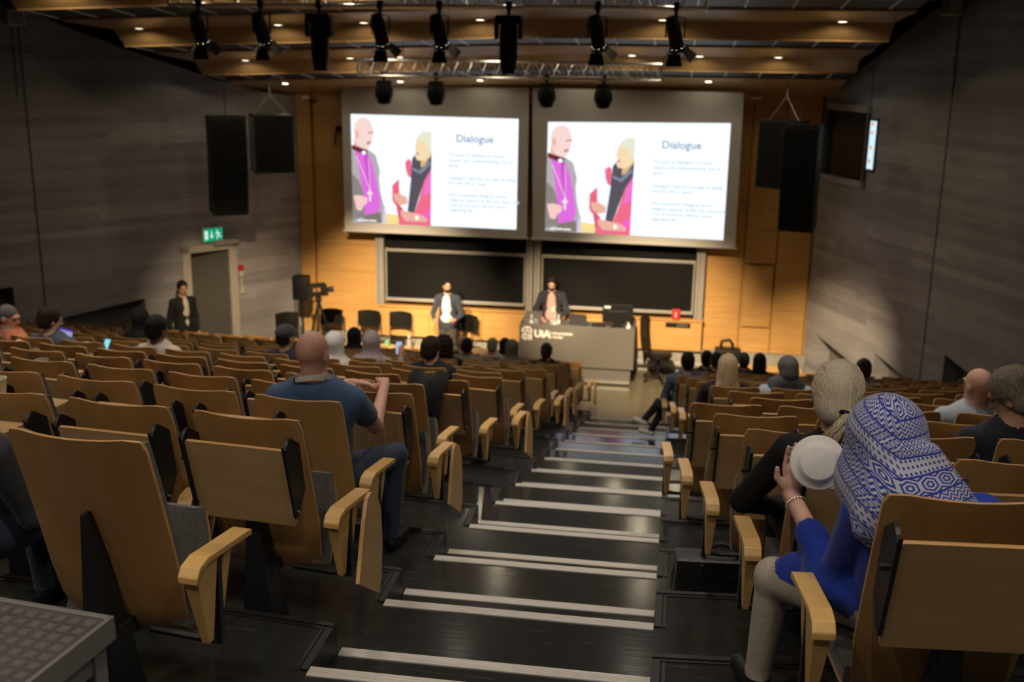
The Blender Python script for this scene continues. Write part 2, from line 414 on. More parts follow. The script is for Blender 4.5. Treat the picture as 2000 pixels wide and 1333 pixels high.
# seat pan: built lying flat, hinge line at y=0; turned up when nobody sits on it
def pan(cushion):
    w=SW*.98; prof=[(0,0),(.09,-.012),(.19,-.02),(.29,-.012),(.36,.012)]; rows=[]
    for (yy,zz) in prof:
        f=1-.10*max(0,(yy-.20)/.16); rows.append([(-w/2*f+w*f*j/6,yy,zz-.012*(1-abs(j-3)/3)) for j in range(7)])
    if not cushion: return sheet(rows,.013,'seat_wood','seat_edge',(0,0,-1))
    R=[[(p[0]*.99,p[2]+.001,p[1]*1.035) for p in r] for r in rows]
    mb=pillow(R,.10,'fabric_grey'); mb.v=[(x,z,y) for x,y,z in mb.v]; mb.f=[f[::-1] for f in mb.f]; return mb
pan_me=pan(False).mesh('seat_pan',True,sharp=50); pad_me=pan(True).mesh('seat_cushion',True,sharp=60)
PIV=(0,.235,.35); UP=math.radians(70)
pyl=MB(); 
def taper(mb,a,b,m):
    vs=[(x,y,z) for (x,y,z) in a]+[(x,y,z) for (x,y,z) in b]
    mb.add(vs,[(3,2,1,0),(4,5,6,7),(0,1,5,4),(1,2,6,5),(2,3,7,6),(3,0,4,7)],m)
taper(pyl,[(-.08,.03,0),(.08,.03,0),(.08,.19,0),(-.08,.19,0)],[(-.008,.005,.80),(.008,.005,.80),(.008,.06,.80),(-.008,.06,.80)],'steel_black')
pyl.box((-.05,.07,.34),(.05,.24,.40),'steel_black')
pylon_me=pyl.mesh('pylon',bevel=.004)
tb=MB().prism(rrect(-.205,-.355,.205,0,.012),-.007,.007,'tablet_wood',side='seat_edge')   # local: x, y along the board, z normal
tab_me=tb.mesh('writing_tablet')
br=MB().prism([(-.005,0)]+arc((.055,-.055),.06,90,180,5)[::-1]+[(.115,-.06),(.10,-.26),(.02,-.33),(-.005,-.33)],-.006,.006,'steel_black')
br.tube([(.028,-.12,-.006),(.028,-.12,-.03)],.011,'steel_black',8); br.tube([(.012,-.31,.006),(.012,-.31,.014)],.007,'bolt_metal',8)
bra_me=br.mesh('tablet_bracket')
ar=MB(); 
sec=[(-.03,0),(.03,0),(.03,.022),(-.03,.022)]
def arm_top():
    mb=MB(); pts=[(-.02,.655),(.0,.682),(.05,.694),(.30,.672),(.315,.668)]; vs=[];fs=[]
    for (yy,zz) in pts: vs+=[(-.032,yy,zz),(.032,yy,zz),(.032,yy,zz-.022),(-.032,yy,zz-.022)]
    for i in range(len(pts)-1):
        o=4*i
        for j in range(4): fs.append((o+j,o+(j+1)%4,o+4+(j+1)%4,o+4+j))
    fs+=[(3,2,1,0),(len(vs)-4,len(vs)-3,len(vs)-2,len(vs)-1)]
    return mb.add(vs,fs,'arm_wood')
armtop_me=arm_top().mesh('armrest_top',bevel=.004)
wd=MB()
wd.add([(-.026,-.012,.665),(.026,-.012,.665),(.026,.11,.672),(-.026,.11,.672),(-.012,.055,.40),(.012,.055,.40),(.012,.085,.40),(-.012,.085,.40)],[(0,1,2,3),(7,6,5,4),(0,4,5,1),(1,5,6,2),(2,6,7,3),(3,7,4,0)],'arm_wood')
wd.add([(-.024,.155,.67),(.024,.155,.67),(.024,.20,.668),(-.024,.20,.668),(-.012,.13,.43),(.012,.13,.43),(.012,.142,.43),(-.012,.142,.43)],[(0,1,2,3),(7,6,5,4),(0,4,5,1),(1,5,6,2),(2,6,7,3),(3,7,4,0)],'arm_wood')
armwedge_me=wd.mesh('armrest_wedge',bevel=.003)
po=MB().box((-.022,.112,.37),(.022,.135,.67),'steel_black')
po.tube([(0,.12,.385),(-.06,.125,.375),(-.24,.14,.37)],.013,'steel_black',6)
armpost_me=po.mesh('armrest_post')
po2=MB().box((-.022,.112,.37),(.022,.135,.67),'steel_black'); po2.tube([(0,.12,.385),(.06,.125,.375),(.24,.14,.37)],.013,'steel_black',6)
armpost2_me=po2.mesh('armrest_post')
pd=MB().prism([(-.11,-.34),(.09,-.42),(.12,-.36)]+[(.135,-.2),(.125,-.08),(.085,-.015)]+[(.03,0),(-.01,-.02),(-.05,-.12)],-.008,.008,'tablet_wood',side='seat_edge')
paddle_me=pd.mesh('aisle_tablet')
def arm(t,x,post=True,inward=-1):
    link('armrest_top',armtop_me,t,(x,0,0)); link('armrest_wedge',armwedge_me,t,(x,0,0))
    link('armrest_post',armpost_me if inward<0 else armpost2_me,t,(x,0,0))
def make_seat(kind, up, tabm, toff, armside, both, paddle):
    t=thing('tip_up_seat','x','seat')
    link('backrest',back_me,t); link('back_cushion',cush_me,t)
    a=UP if up else math.radians(4)
    p=link('seat_pan',pan_me,t,PIV,(a,0,0)); link('seat_cushion',pad_me,t,PIV,(a,0,0)); link('pylon',pylon_me,t)
    if tabm:
        lean=math.radians(15)
        if tabm=='folded':
            # board hangs behind the back, parallel to it
            tb=link('writing_tablet',tab_me,t,(toff,-.095,.965),(math.radians(90)+lean,0,0))
        else:
            tb=link('writing_tablet',tab_me,t,(toff,-.10,.955),(0,0,0))
        for s in (-1,1):
            b=link('tablet_bracket',bra_me,t,(toff+s*.213,-.115,.985)); b.rotation_euler=(0,0,0)
            b.rotation_mode='QUATERNION'
            # local x -> +y (into the back), local y -> up along the lean, local z -> sideways
            ly=Vector((0,-math.sin(lean),math.cos(lean))); lx=Vector((0,math.cos(lean),math.sin(lean))); lz=lx.cross(ly)
            if s<0: lz=lz
            b.rotation_quaternion=Matrix((lx,ly,lz)).transposed().to_quaternion()
    arm(t,armside*(PITCHS/2+(.075 if both else 0)),inward=-armside)
    if paddle:
        pd=link('aisle_tablet',paddle_me,t,(armside*(PITCHS/2+.135),.20,.70)); 
        pd.rotation_mode='QUATERNION'
        lx=Vector((0,1,0)); ly=Vector((-armside*.10,.25,1)).normalized(); lz=lx.cross(ly).normalized(); lx=ly.cross(lz)
        pd.rotation_quaternion=Matrix((lx,ly,lz)).transposed().to_quaternion()
    return t
PROTO={}
def seat(args):
    key=args
    if key not in PROTO:
        PROTO[key]=make_seat(*args); return PROTO[key]
    return copy_tree(PROTO[key])
EDGE_L=[-1.47,-1.37,-1.54,-1.44,-1.62,-1.51,-1.41,-1.58,-1.49,-1.38,-1.56,-1.46,-1.45,-1.50,-1.41]
RESET_L={2,4,7,10,12}; PADDLE_L={1,3,6,9,11,14}
EDGE_R=[.565,.455,.35,.25,.145,.595,.49,.375,.28,.19,.64,.53,.43,.33,.60]
def PX(X,Y,Z):
    q=Vector((X,Y,Z-EYE)); dp=q.dot(_f); return 1000+2100*q.dot(_r2)/dp, 666.5-2100*q.dot(_u2)/dp
SEATS={}
def seat_pos(side,k,n):
    if side<0:
        x=EDGE_L[k]-SW/2-n*PITCHS*math.cos(math.atan(TL)); return (x,2.7+k+(XA0-x-.3)*TL,ZP(k)),-math.atan(TL)
    x=EDGE_R[k]+SW/2+n*PITCHS*math.cos(math.atan(TRt)); return (x,2.7+k+(x-XA1-.5)*TRt,ZP(k)),math.atan(TRt)
ORD=['first','second','third','fourth','fifth','sixth','seventh','eighth','ninth','tenth','eleventh','twelfth','thirteenth','fourteenth','fifteenth','sixteenth','seventeenth','eighteenth']
OPEN_T=set(); OCC=set()
EDGE_R[10:]=[.085,.53,.43,.33,.22]
PEOPLE_SEATS={('L',6,8),('L',6,9),('L',8,8),('L',6,6),('L',7,4),('L',2,0),('L',7,3),('L',8,3),('L',11,5),('L',12,5),('L',7,1),('L',10,2),('L',11,2),('L',13,3),('L',13,2),('L',14,2),('L',12,1),('L',12,0),('L',0,1),
 ('R',10,0),('R',13,0),('R',12,0),('R',7,0),('R',13,1),('R',12,1),('R',7,1),('R',9,3),('R',4,3),('R',2,2),('R',1,0),('R',0,0)}
# tablets that are swung up for use: (side, row, seat) of the seat that carries the board on its back
OPEN_T={('L',1,2),('L',2,2),('L',4,4),('L',7,7),('L',7,6),('L',9,5),('L',11,8),('L',12,9),('R',3,2),('R',4,3),('R',9,1)}
NUM=['fifteen','fourteen','thirteen','twelve','eleven','ten','nine','eight','seven','six','five','four','three','two','one']
def limit(side,x,y): return x>XL(y)+1.15 if side<0 else x<XR(y)-.75
for side,S in ((-1,'L'),(1,'R')):
    for k in range(0,15):
        n=0; last=None
        while n<24:
            (x,y,z),rz=seat_pos(side,k,n)
            if not limit(side,x,y): break
            px,py=PX(x,y,z+.9)
            if k==14 and side<0 and n>10: break
            if -150<px<2150:
                up=(S,k,n) not in PEOPLE_SEATS
                tabm='open' if (S,k,n) in OPEN_T else 'folded'
                if side<0 and k==0: tabm=None
                toff=0.
                if side<0 and k in RESET_L: toff=-PITCHS/2
                pad=(side<0 and n==0 and k in PADDLE_L)
                t=seat((side,up,tabm,toff,-side,n==0,pad))
                t.location=(x,y,z); t.rotation_euler=(0,0,rz)
                st='empty plywood tip-up seat' if up else 'occupied plywood tip-up seat'
                blk='door-side block' if side<0 else 'window-side block'
                tag(t,f"{st}, row {NUM[k]} up from the desk, {ORD[n]} from the aisle, {blk}",'seat','tip-up seats in the terraced rows')
                SEATS[(S,k,n)]=t
            n+=1
# ================================================================== STAGE EQUIPMENT
def emit_mat(name,col,s):
    if name in M: return
    m=bpy.data.materials.new(name); m.use_nodes=True; nt=m.node_tree; nt.nodes.clear()
    e=nt.nodes.new('ShaderNodeEmission'); e.inputs[0].default_value=(*col,1); e.inputs[1].default_value=s
    o=nt.nodes.new('ShaderNodeOutputMaterial'); nt.links.new(e.outputs[0],o.inputs[0]); M[name]=m
def text_mesh(name, txt, size, m, bold=0., shear=0.):
    c=bpy.data.curves.new(name,'FONT'); c.body=txt; c.size=size; c.offset=bold; c.shear=shear; c.resolution_u=3
    o=bpy.data.objects.new(name,c); COL.objects.link(o)
    dg=bpy.context.evaluated_depsgraph_get(); me=bpy.data.meshes.new_from_object(o.evaluated_get(dg)); bpy.data.objects.remove(o); bpy.data.curves.remove(c)
    me.materials.clear(); me.materials.append(M[m]); me.name=name; return me
# ---- blackboards
for i,(x0,x1) in enumerate(((-5.59,-2.83),(-2.52,.37))):
    t=thing('sliding_blackboard',('black sliding chalkboard pair with metal rails behind the standing presenter' if i==0 else 'black sliding chalkboard pair with metal rails behind the lectern desk'),'blackboard',(x0,20.05,1.1))
    w_=x1-x0
    MB().box((0,.05,1.10),(w_,.08,3.6),'board_black').build('upper_board',t)
    MB().box((.03,.0,.12),(w_-.03,.03,1.03),'board_black').build('lower_board',t)
    MB().box((0,-.02,1.03),(w_,.04,1.085),'grey_metal').build('board_rail',t,bevel=.004)
    MB().box((0,-.05,.06),(w_,.03,.115),'grey_metal').build('chalk_tray',t,bevel=.004)
    MB().box((0,-.01,.1),(.03,.03,1.04),'grey_metal').build('side_rail',t); MB().box((w_-.03,-.01,.1),(w_,.03,1.04),'grey_metal').build('side_rail',t)
for i,(x0,x1) in enumerate(((-5.77,-5.61),(-2.81,-2.68),(-2.66,-2.54),(.39,.55))):
    lb=('grey metal guide post at the plain-wood end of the boards','left-hand grey guide post between the two blackboards','grey guide post between the boards, beside the lectern side','grey metal guide post beside the wall hatch')[i]
    p=MB().box((x0,19.99,1.08),(x1,20.12,4.9),'grey_metal').build('board_post',bevel=.006); tag(p,lb,'post','blackboard guide posts')
    MB().box((x0+.05,19.985,1.1),(x0+.06,19.992,4.9),'recess_dark').build('groove',p)
# ---- projection screens with the slide
WS=1.25*K_SLIDE; CS=1.0*K_SLIDE
SL=[('bg',(.86,.95,1.0)),]
def lin(r,g,b): return tuple(((c/255+.055)/1.055)**2.4 if c>10 else c/3000 for c in (r,g,b))
slide_polys=[
 ('white',[(852,265),(1556,265),(1556,1205),(852,1205)],(236,246,255),WS),
 ('photo_sky',[(187,265),(853,265),(853,1175),(187,1175)],(232,243,255),WS*1.0),
 ('yellow',[(470,1065),(600,1085),(600,1160),(470,1150)],(250,225,150),CS),
 ('lilac',[(430,985),(480,1010),(482,1148),(440,1148)],(214,205,240),CS),
 ('jacket',[(188,520),(215,505),(330,545),(395,590),(432,715),(425,790),(440,900),(465,1000),(452,1148),(188,1148)],(186,181,184),CS*.95),
 ('jacket_dark',[(200,740),(260,800),(305,930),(318,1090),(205,1120)],(150,142,138),CS*.9),
 ('shirt',[(225,555),(330,575),(372,670),(410,830),(440,990),(420,1060),(385,1085),(305,1085),(302,960),(255,700)],(226,112,226),CS),
 ('shirt_fold',[(300,590),(322,592),(345,830),(335,870),(318,700)],(190,85,190),CS),
 ('trousers',[(300,1082),(440,1055),(452,1148),(290,1148)],(140,128,120),CS*.9),
 ('neck',[(218,440),(345,470),(330,560),(290,580),(215,520)],(240,190,170),CS),
 ('head',[(213,390),(222,335),(255,300),(300,290),(345,315),(368,360),(380,410),(372,440),(365,475),(352,520),(328,552),(280,545),(235,490),(216,440)],(250,218,212),CS),
 ('ear',[(226,395),(250,392),(258,430),(246,460),(230,445)],(240,180,165),CS),
 ('brow',[(330,408),(375,405),(375,416),(332,420)],(190,140,130),CS),
 ('mouth',[(318,490),(358,476),(352,500),(325,506)],(205,120,115),CS),
 ('collar',[(198,508),(330,552),(322,596),(200,545)],(120,50,66),CS*.8),
 ('tab',[(278,566),(296,556),(316,566),(312,586),(290,588)],(250,250,255),WS),
 ('chain',[(232,600),(240,600),(350,860),(344,864)],(240,205,215),CS),('chain2',[(336,620),(341,620),(352,862),(347,862)],(240,205,215),CS),
 ('cross',[(341,868),(357,868),(360,968),(346,968)],(250,240,225),CS),('cross_bar',[(326,894),(372,894),(372,910),(326,910)],(250,240,225),CS),
 ('hand_man',[(212,920),(262,915),(332,938),(325,985),(300,1000),(280,1045),(240,1035),(228,985)],(250,205,200),CS),
 ('coat_l',[(640,650),(668,618),(692,640),(700,780),(668,765),(650,720)],(240,110,140),CS),
 ('sleeve_l',[(536,838),(588,785),(602,800),(604,920),(560,1000),(536,955)],(238,105,130),CS),
 ('coat_back',[(560,960),(620,1020),(680,1150),(600,1160),(585,1080)],(225,95,120),CS),
 ('coat_r',[(858,690),(800,790),(760,950),(715,1080),(600,1105),(590,1160),(858,1172)],(244,110,140),CS),
 ('coat_r2',[(858,700),(812,800),(790,930),(858,890)],(242,120,205),CS),
 ('sleeve_r',[(785,1080),(858,1020),(858,1120),(822,1120)],(244,105,200),CS),
 ('scarf',[(698,620),(720,588),(858,585),(858,700),(800,800),(755,950),(716,1078),(665,1050),(690,800)],(100,96,106),CS*.8),
 ('scarf_fold',[(705,690),(760,720),(840,640),(852,665),(770,745),(705,715)],(140,146,172),CS*.9),
 ('paper',[(588,765),(636,740),(690,775),(668,950),(600,960)],(240,242,255),WS*.9),
 ('hand_w',[(545,905),(600,905),(662,940),(664,990),(600,1000),(556,960)],(238,180,160),CS),
 ('hand_w2',[(606,1040),(680,1055),(770,1075),(828,1112),(826,1140),(650,1130),(612,1085)],(240,182,165),CS),
 ('watch',[(728,1092),(744,1086),(758,1100),(752,1120),(734,1122)],(250,250,250),WS),
 ('neck_w',[(770,560),(858,560),(858,590),(800,680),(770,690)],(225,185,130),CS),
 ('face_w',[(735,455),(800,425),(850,480),(850,590),(800,640),(740,632),(722,600),(728,560),(718,530)],(248,222,180),CS),
 ('hair_w',[(742,440),(790,398),(858,402),(858,570),(838,545),(800,478),(760,480)],(236,234,212),CS),
 ('smile',[(728,572),(756,566),(750,590),(732,594)],(220,160,140),CS)]
def slide_uv(x,y): return (x-187-.026*(y-265))/1366.,(y-265-.0256*(x-187))/(872+.0257*(x-187))
text_lines=[('Dialogue',.632,.205,.098,(140,150,172)),
 ('The goal of dialogue is mutual',.585,.335,.044,(196,206,220)),('respect and understanding, not to',.585,.385,.044,(196,206,220)),('agree',.585,.432,.044,(196,206,220)),
 ('Dialogue requires courage to speak',.585,.545,.044,(196,206,220)),('and the will to listen',.585,.592,.044,(196,206,220)),
 ('We sometimes disagree about',.585,.70,.044,(196,206,220)),('religious aspects of life, but there are',.585,.747,.044,(196,206,220)),('a lot of common ethical values',.585,.794,.044,(196,206,220)),('regarding life',.585,.84,.044,(196,206,220))]
for i,(scr,quad) in enumerate((([(-6.25,5.26),(-2.76,5.28),(-2.75,2.56),(-6.25,2.57)],[(-6.08,4.75),(-2.94,4.73),(-2.90,2.71),(-6.08,2.74)]),
                              ([(-2.70,5.28),(1.02,5.27),(1.05,2.53),(-2.64,2.56)],[(-2.40,4.69),(.83,4.74),(.88,2.66),(-2.41,2.72)]))):
    Y=19.6
    t=thing('projection_screen',('pull-down projection screen above the standing presenter, showing the slide' if i==0 else 'pull-down projection screen above the lectern desk, showing the slide'),'screen',(0,Y,0))
    MB().add([(x,0,z) for x,z in scr]+[(x,.012,z) for x,z in scr],[(3,2,1,0),(4,5,6,7),(0,1,5,4),(1,2,6,5),(2,3,7,6),(3,0,4,7)],'screen_cloth').build('screen_cloth',t)
    MB().tube([(scr[3][0]-.03,.006,scr[3][1]),(scr[2][0]+.03,.006,scr[2][1])],.022,'screen_cloth',8).build('bottom_bar',t,smooth=True)
    def q(u,v):
        a=Vector(quad[0]).lerp(Vector(quad[1]),u); b=Vector(quad[3]).lerp(Vector(quad[2]),u); p=a.lerp(b,v); return p
    img=None
    for j,(nm,poly,rgb,s) in enumerate(slide_polys):
        emit_mat('slide_'+nm,lin(*rgb),s)
        pts=[]
        for (x,y) in poly:
            u,v=slide_uv(x,y); u=min(1,max(0,u)); v=min(1,max(0,v)); pts.append(q(u,v))
        mb=MB().add([(p.x,-.003-.0004*j,p.y) for p in pts],[tuple(range(len(pts)))],'slide_'+nm)
        if j==0: img=mb; 
        else: img.add([(p.x,-.003-.0004*j,p.y) for p in pts],[tuple(range(len(pts)))],'slide_'+nm)
    im=img.build('projected_picture',t)
    for (tx,u,v,sz,rgb) in text_lines:
        emit_mat('slide_text%d'%rgb[0],lin(*rgb),1.0)
        me=text_mesh('slide_text',tx,sz*2.0,'slide_text%d'%rgb[0],bold=.003 if tx=='Dialogue' else .002); p=q(u,v); p2=q(u+.3,v)
        tag(link('slide_text',me,im,(p.x,-.022,p.y-.03),(math.pi/2,-math.atan2(p2.y-p.y,p2.x-p.x)*1,0)),kind='stuff')
    for (u,v) in ((.572,.335),(.572,.545),(.572,.70)):
        p=q(u,v); link('slide_bullet',MB().lathe([(0,0),(.012,0),(.012,.001),(0,.001)],'slide_text196',10,axis='y').mesh('slide_bullet'),im,(p.x,-.022,p.y-.015))
    for (u0,u1) in ((.03,.052),(.058,.098),(.102,.145)):
        a,b=q(u0,.972),q(u1,.982); MB().box((min(a.x,b.x),-.023,min(a.y,b.y)),(max(a.x,b.x),-.022,max(a.y,b.y)),'slide_tab').build('slide_caption',im)
# ---- lectern desk
mat('desk_grey',(.125,.115,.105),.5,noise=((3,3,3),.3,.7,(.118,.108,.098)))
mat('desk_top',(.13,.12,.115),.45); mat('logo_white',(.85,.83,.78),.5)
dk=thing('lectern_desk','grey university lectern desk with white logo lettering on its front','desk',(-1.71,18.9,0))
W2=1.05
MB().box((-W2,0,.33),(W2,.04,1.10),'desk_grey').build('front_panel',dk,bevel=.004)
MB().box((-W2+.05,.05,.06),(W2-.05,.09,.31),'desk_grey').build('lower_panel',dk,bevel=.003)
MB().box((-W2+.06,.02,.045),(W2-.06,.10,.085),'alu').build('kick_rail',dk)
MB().box((-W2,.04,.33),(-W2+.04,.72,1.10),'desk_grey').build('side_panel',dk,bevel=.003)
MB().box((W2-.04,.04,.33),(W2,.72,1.10),'desk_grey').build('side_panel',dk,bevel=.003)
MB().box((-W2+.07,.1,.06),(-W2+.1,.68,.33),'desk_grey').build('pedestal',dk); MB().box((W2-.1,.1,.06),(W2-.07,.68,.33),'desk_grey').build('pedestal',dk)
MB().box((-W2+.04,.04,1.0),(W2-.04,.72,1.03),'desk_top').build('worktop',dk)
MB().add([(-W2+.04,.3,1.12),(-W2+.34,.3,1.12),(-W2+.34,.62,1.2),(-W2+.04,.62,1.2),(-W2+.04,.3,1.035),(-W2+.34,.3,1.035),(-W2+.34,.62,1.035),(-W2+.04,.62,1.035)],[(0,1,2,3),(7,6,5,4),(0,4,5,1),(1,5,6,2),(2,6,7,3),(3,7,4,0)],'desk_top').build('reading_slope',dk)
for sx in (-1,1):
    for sy in (.12,.62):
        MB().lathe([(0,-.02),(.03,-.02),(.03,.02),(0,.02)],'plastic_black',14,T=TR(sx*(W2-.12),sy,.03),axis='x').build('caster',dk,smooth=True)
lo=MB(); lz=.80
g=.245/8.
def bar(x0,z0,x1,z1): lo.box((-W2+.05+x0,-.006,lz+z0),(-W2+.05+x1,-.0005,lz+z1),'logo_white')
bar(0,.135,.03,.25); bar(0,.22,.185,.25); bar(.155,.135,.185,.25); bar(.05,.135,.08,.185); bar(.05,.165,.13,.195); bar(.105,.135,.135,.18)
lo.build('logo_emblem',dk)
def ring(cx,cz,r0,r1,a0,a1,mb):
    o=arc((cx,cz),r1,a0,a1,14); i_=arc((cx,cz),r0,a0,a1,14); n=len(o)
    mb.add([(x,-.006,z) for x,z in o]+[(x,-.006,z) for x,z in i_],[(k,k+1,n+k+1,n+k) for k in range(n-1)],'logo_white')
lg=MB(); cx=-W2+.05
ring(cx+.065,lz+.062,.035,.065,60,300,lg); ring(cx+.09,lz+.062,.012,.033,70,290,lg)
lg.box((cx+.115,-.006,lz),(cx+.14,-.0005,lz+.12),'logo_white'); lg.box((cx+.155,-.006,lz),(cx+.185,-.0005,lz+.12),'logo_white'); lg.build('logo_emblem',dk)
link('logo_text',text_mesh('logo_text','UiA',.185,'logo_white',bold=.008),dk,(-W2+.275,-.004,.865),(math.pi/2,0,0))
MB().box((-W2+.56,-.006,.84),(-W2+.566,-.0005,1.0),'logo_white').build('logo_rule',dk)
link('logo_text',text_mesh('logo_text','Universitetet',.075,'logo_white',bold=.0015),dk,(-W2+.585,-.004,.925),(math.pi/2,0,0))
link('logo_text',text_mesh('logo_text','i Agder',.075,'logo_white',bold=.0015),dk,(-W2+.585,-.004,.855),(math.pi/2,0,0))
DZ=1.031
def on_desk(x,y): return (-1.71+x,18.9+y,DZ)
lp=thing('laptop','open dark laptop on the lectern desk','laptop',on_desk(.02,.46),math.radians(170))
mat('laptop_dark',(.05,.05,.055),.35)
MB().box((-.17,-.12,0),(.17,.12,.018),'laptop_dark').build('base',lp,bevel=.004); MB().box((-.17,0,0),(.17,.008,.23),'laptop_dark',T=TR(0,.12,.015)@RX(math.radians(-18))).build('lid',lp,bevel=.003)
mo=thing('monitor','black desktop monitor seen from behind on the lectern desk','monitor',on_desk(.72,.34),math.radians(8))
MB().box((-.28,0,.10),(.28,.05,.43),'plastic_black').build('housing',mo,bevel=.01); MB().box((-.05,-.03,.0),(.05,.01,.30),'plastic_black').build('stand',mo,bevel=.005)
MB().box((-.12,-.08,0),(.12,.10,.012),'plastic_black').build('foot',mo); MB().box((-.25,-.002,.36),(-.14,.0,.40),'paper_white').build('sticker',mo); MB().box((-.2,-.01,.30),(.2,0,.315),'laptop_dark').build('vent',mo)
rc=MB().box((-.12,-.08,0),(.12,.08,.06),'plastic_black').build('wireless_receiver',None,on_desk(.37,.28),smooth=False,bevel=.006); tag(rc,'small black receiver box between laptop and monitor on the desk','receiver')
mat('clear_plastic',(.8,.85,.9),.12,trans=.75); mat('label_white',(.8,.8,.82),.5)
def bottle(x,y,lb):
    t=thing('water_bottle',lb,'bottle',on_desk(x,y))
    MB().lathe([(.03,0),(.033,.01),(.033,.13),(.026,.16),(.013,.18),(.013,.195),(0,.195)],'clear_plastic',14).build('body',t,smooth=True); MB().lathe([(.0145,.18),(.0145,.205),(0,.205)],'label_white',12).build('cap',t,smooth=True)
    MB().lathe([(.0336,.05),(.0336,.10)],'label_white',14).build('label_band',t)
bottle(-.85,.16,'clear water bottle at the emblem end of the desk'); bottle(-.42,.15,'clear water bottle by the papers on the desk'); bottle(-.36,.26,'clear water bottle close to the laptop on the desk')
for x,y,lb in ((-.78,.22,'drinking glass beside the bottle at the emblem end'),(-.49,.22,'drinking glass standing beside the papers on the desk')):
    gl=MB().lathe([(.028,0),(.035,.11),(.033,.11),(.026,.006),(0,.006)],'clear_plastic',16).build('drinking_glass',None,on_desk(x,y),smooth=True); tag(gl,lb,'glass')
for x,y,r,lb in ((-.6,.2,.2,'loose white papers near the reading slope'),(.30,.17,.06,'loose white papers in front of the laptop')):
    pp=MB().box((-.13,-.085,0),(.13,.085,.006),'paper_white').build('papers',None,on_desk(x,y),(0,0,r)); tag(pp,lb,'paper')
sd=thing('soap_dispenser','white pump dispenser beside the monitor on the desk','dispenser',on_desk(.93,.1))
MB().lathe([(.032,0),(.034,.01),(.034,.10),(.02,.12),(.012,.125),(.012,.14)],'label_white',14).build('body',sd,smooth=True); MB().tube([(0,0,.13),(0,0,.165),(-.03,0,.165)],.006,'label_white',6).build('pump',sd)
# ---- office chair
oc=thing('office_chair','black swivel office chair beside the lectern desk','chair',(-.22,19.45,0),math.radians(75))
MB().lathe([(.24,.46),(.255,.49),(.25,.53),(.2,.55),(0,.55)],'plastic_black',20).build('seat',oc,smooth=True)
bk=MB(); rows=[[(u*.21,.22+.05*abs(math.sin((z-.6)*3)) -.04*(1-u*u)*-1,z) for u in (-1,-.6,-.2,.2,.6,1)] for z in (.60,.72,.86,1.0,1.12,1.2)]
sheet(rows,.05,'plastic_black').build('backrest',oc,smooth=True)
MB().tube([(0,0,.1),(0,0,.47)],.03,'plastic_black',10).build('column',oc); MB().tube([(0,.15,.49),(0,.27,.55),(0,.28,.8)],.02,'plastic_black',8).build('back_bar',oc)
for a in range(5):
    an=a*2*math.pi/5; MB().tube([(0,0,.12),(.28*math.cos(an),.28*math.sin(an),.075)],[.025,.016],'plastic_black',8).build('base_arm',oc)
    MB().lathe([(0,-.012),(.03,-.012),(.03,.012),(0,.012)],'plastic_black',12,T=TR(.28*math.cos(an),.28*math.sin(an),.03),axis='x').build('caster',oc,smooth=True)
# ---- stage chairs
mat('chair_shell',(.014,.013,.012),.22)
def stage_chair(x,y,rz,lb):
    t=thing('stacking_chair',lb,'chair',(x,y,0),rz,'stacking chairs along the front wall')
    rows=[[(u*.225,.20+.06*(z-.62)-.05*(1-u*u)*-1,z-.02*u*u*(1 if z>.9 else 0)) for u in (-1,-.66,-.33,0,.33,.66,1)] for z in (.66,.74,.84,.94,.985)]
    sheet(rows,.012,'chair_shell').build('backrest',t,smooth=True)
    rows=[[(u*.22,yy,.50-.015*(1-u*u)+(.02 if yy>.15 else 0)) for u in (-1,-.5,0,.5,1)] for yy in (-.22,-.1,.05,.2)]
    sheet(rows,.012,'chair_shell',dirv=(0,0,-1)).build('seat',t,smooth=True)
    for s in (-1,1):
        MB().tube([(s*.22,.22,.72),(s*.225,.19,.52),(s*.225,-.2,.49)],.011,'alu',8).build('side_tube',t,smooth=True)
        MB().tube([(s*.225,-.19,.49),(s*.24,-.22,.0)],.011,'alu',8).build('leg',t,smooth=True); MB().tube([(s*.225,.17,.51),(s*.24,.25,.0)],.011,'alu',8).build('leg',t,smooth=True)
stage_chair(-6.60,19.55,.08,'black stacking chair nearest the camera tripod'); stage_chair(-5.87,19.58,0,'black stacking chair in the middle of the three by the wood wall')
stage_chair(-5.25,19.6,-.05,'black stacking chair of the three, closest to the presenter'); stage_chair(-3.98,19.62,-.3,'black stacking chair half hidden behind the standing presenter'); stage_chair(-7.25,19.1,.5,'black stacking chair in the corner behind the tripod')
# ---- video tripod with camera
tp=thing('video_tripod','tall black video camera tripod standing by the wood wall','tripod',(-6.45,18.55,0),.3)
for a in range(3):
    an=.4+a*2*math.pi/3; MB().tube([(0,0,1.42),(.17*math.cos(an),.17*math.sin(an),.85),(.40*math.cos(an),.40*math.sin(an),0)],[.022,.02,.013],'plastic_black',8).build('leg',tp,smooth=True)
MB().lathe([(0,1.38),(.05,1.4),(.06,1.46),(.04,1.52),(0,1.52)],'plastic_black',14).build('head',tp,smooth=True)
MB().tube([(0,0,1.48),(-.28,-.22,1.28)],.012,'plastic_black',8).build('pan_handle',tp)
vc=MB().box((-.09,-.2,0),(.09,.16,.05),'plastic_black').box((-.09,-.2,.16),(.09,.14,.22),'plastic_black').box((-.09,.06,.05),(.09,.16,.16),'plastic_black').box((-.09,-.2,.05),(.09,-.12,.16),'plastic_black')
vc.lathe([(.045,0),(.05,.1),(.055,.14),(0,.14)],'plastic_black',14,T=TR(0,.14,.1),axis='y')
o=vc.build('video_camera',None,(-6.45,18.55,1.52),(0,0,-1.0),bevel=.008); tag(o,'black video camera with carry handle mounted on the tripod','camera')
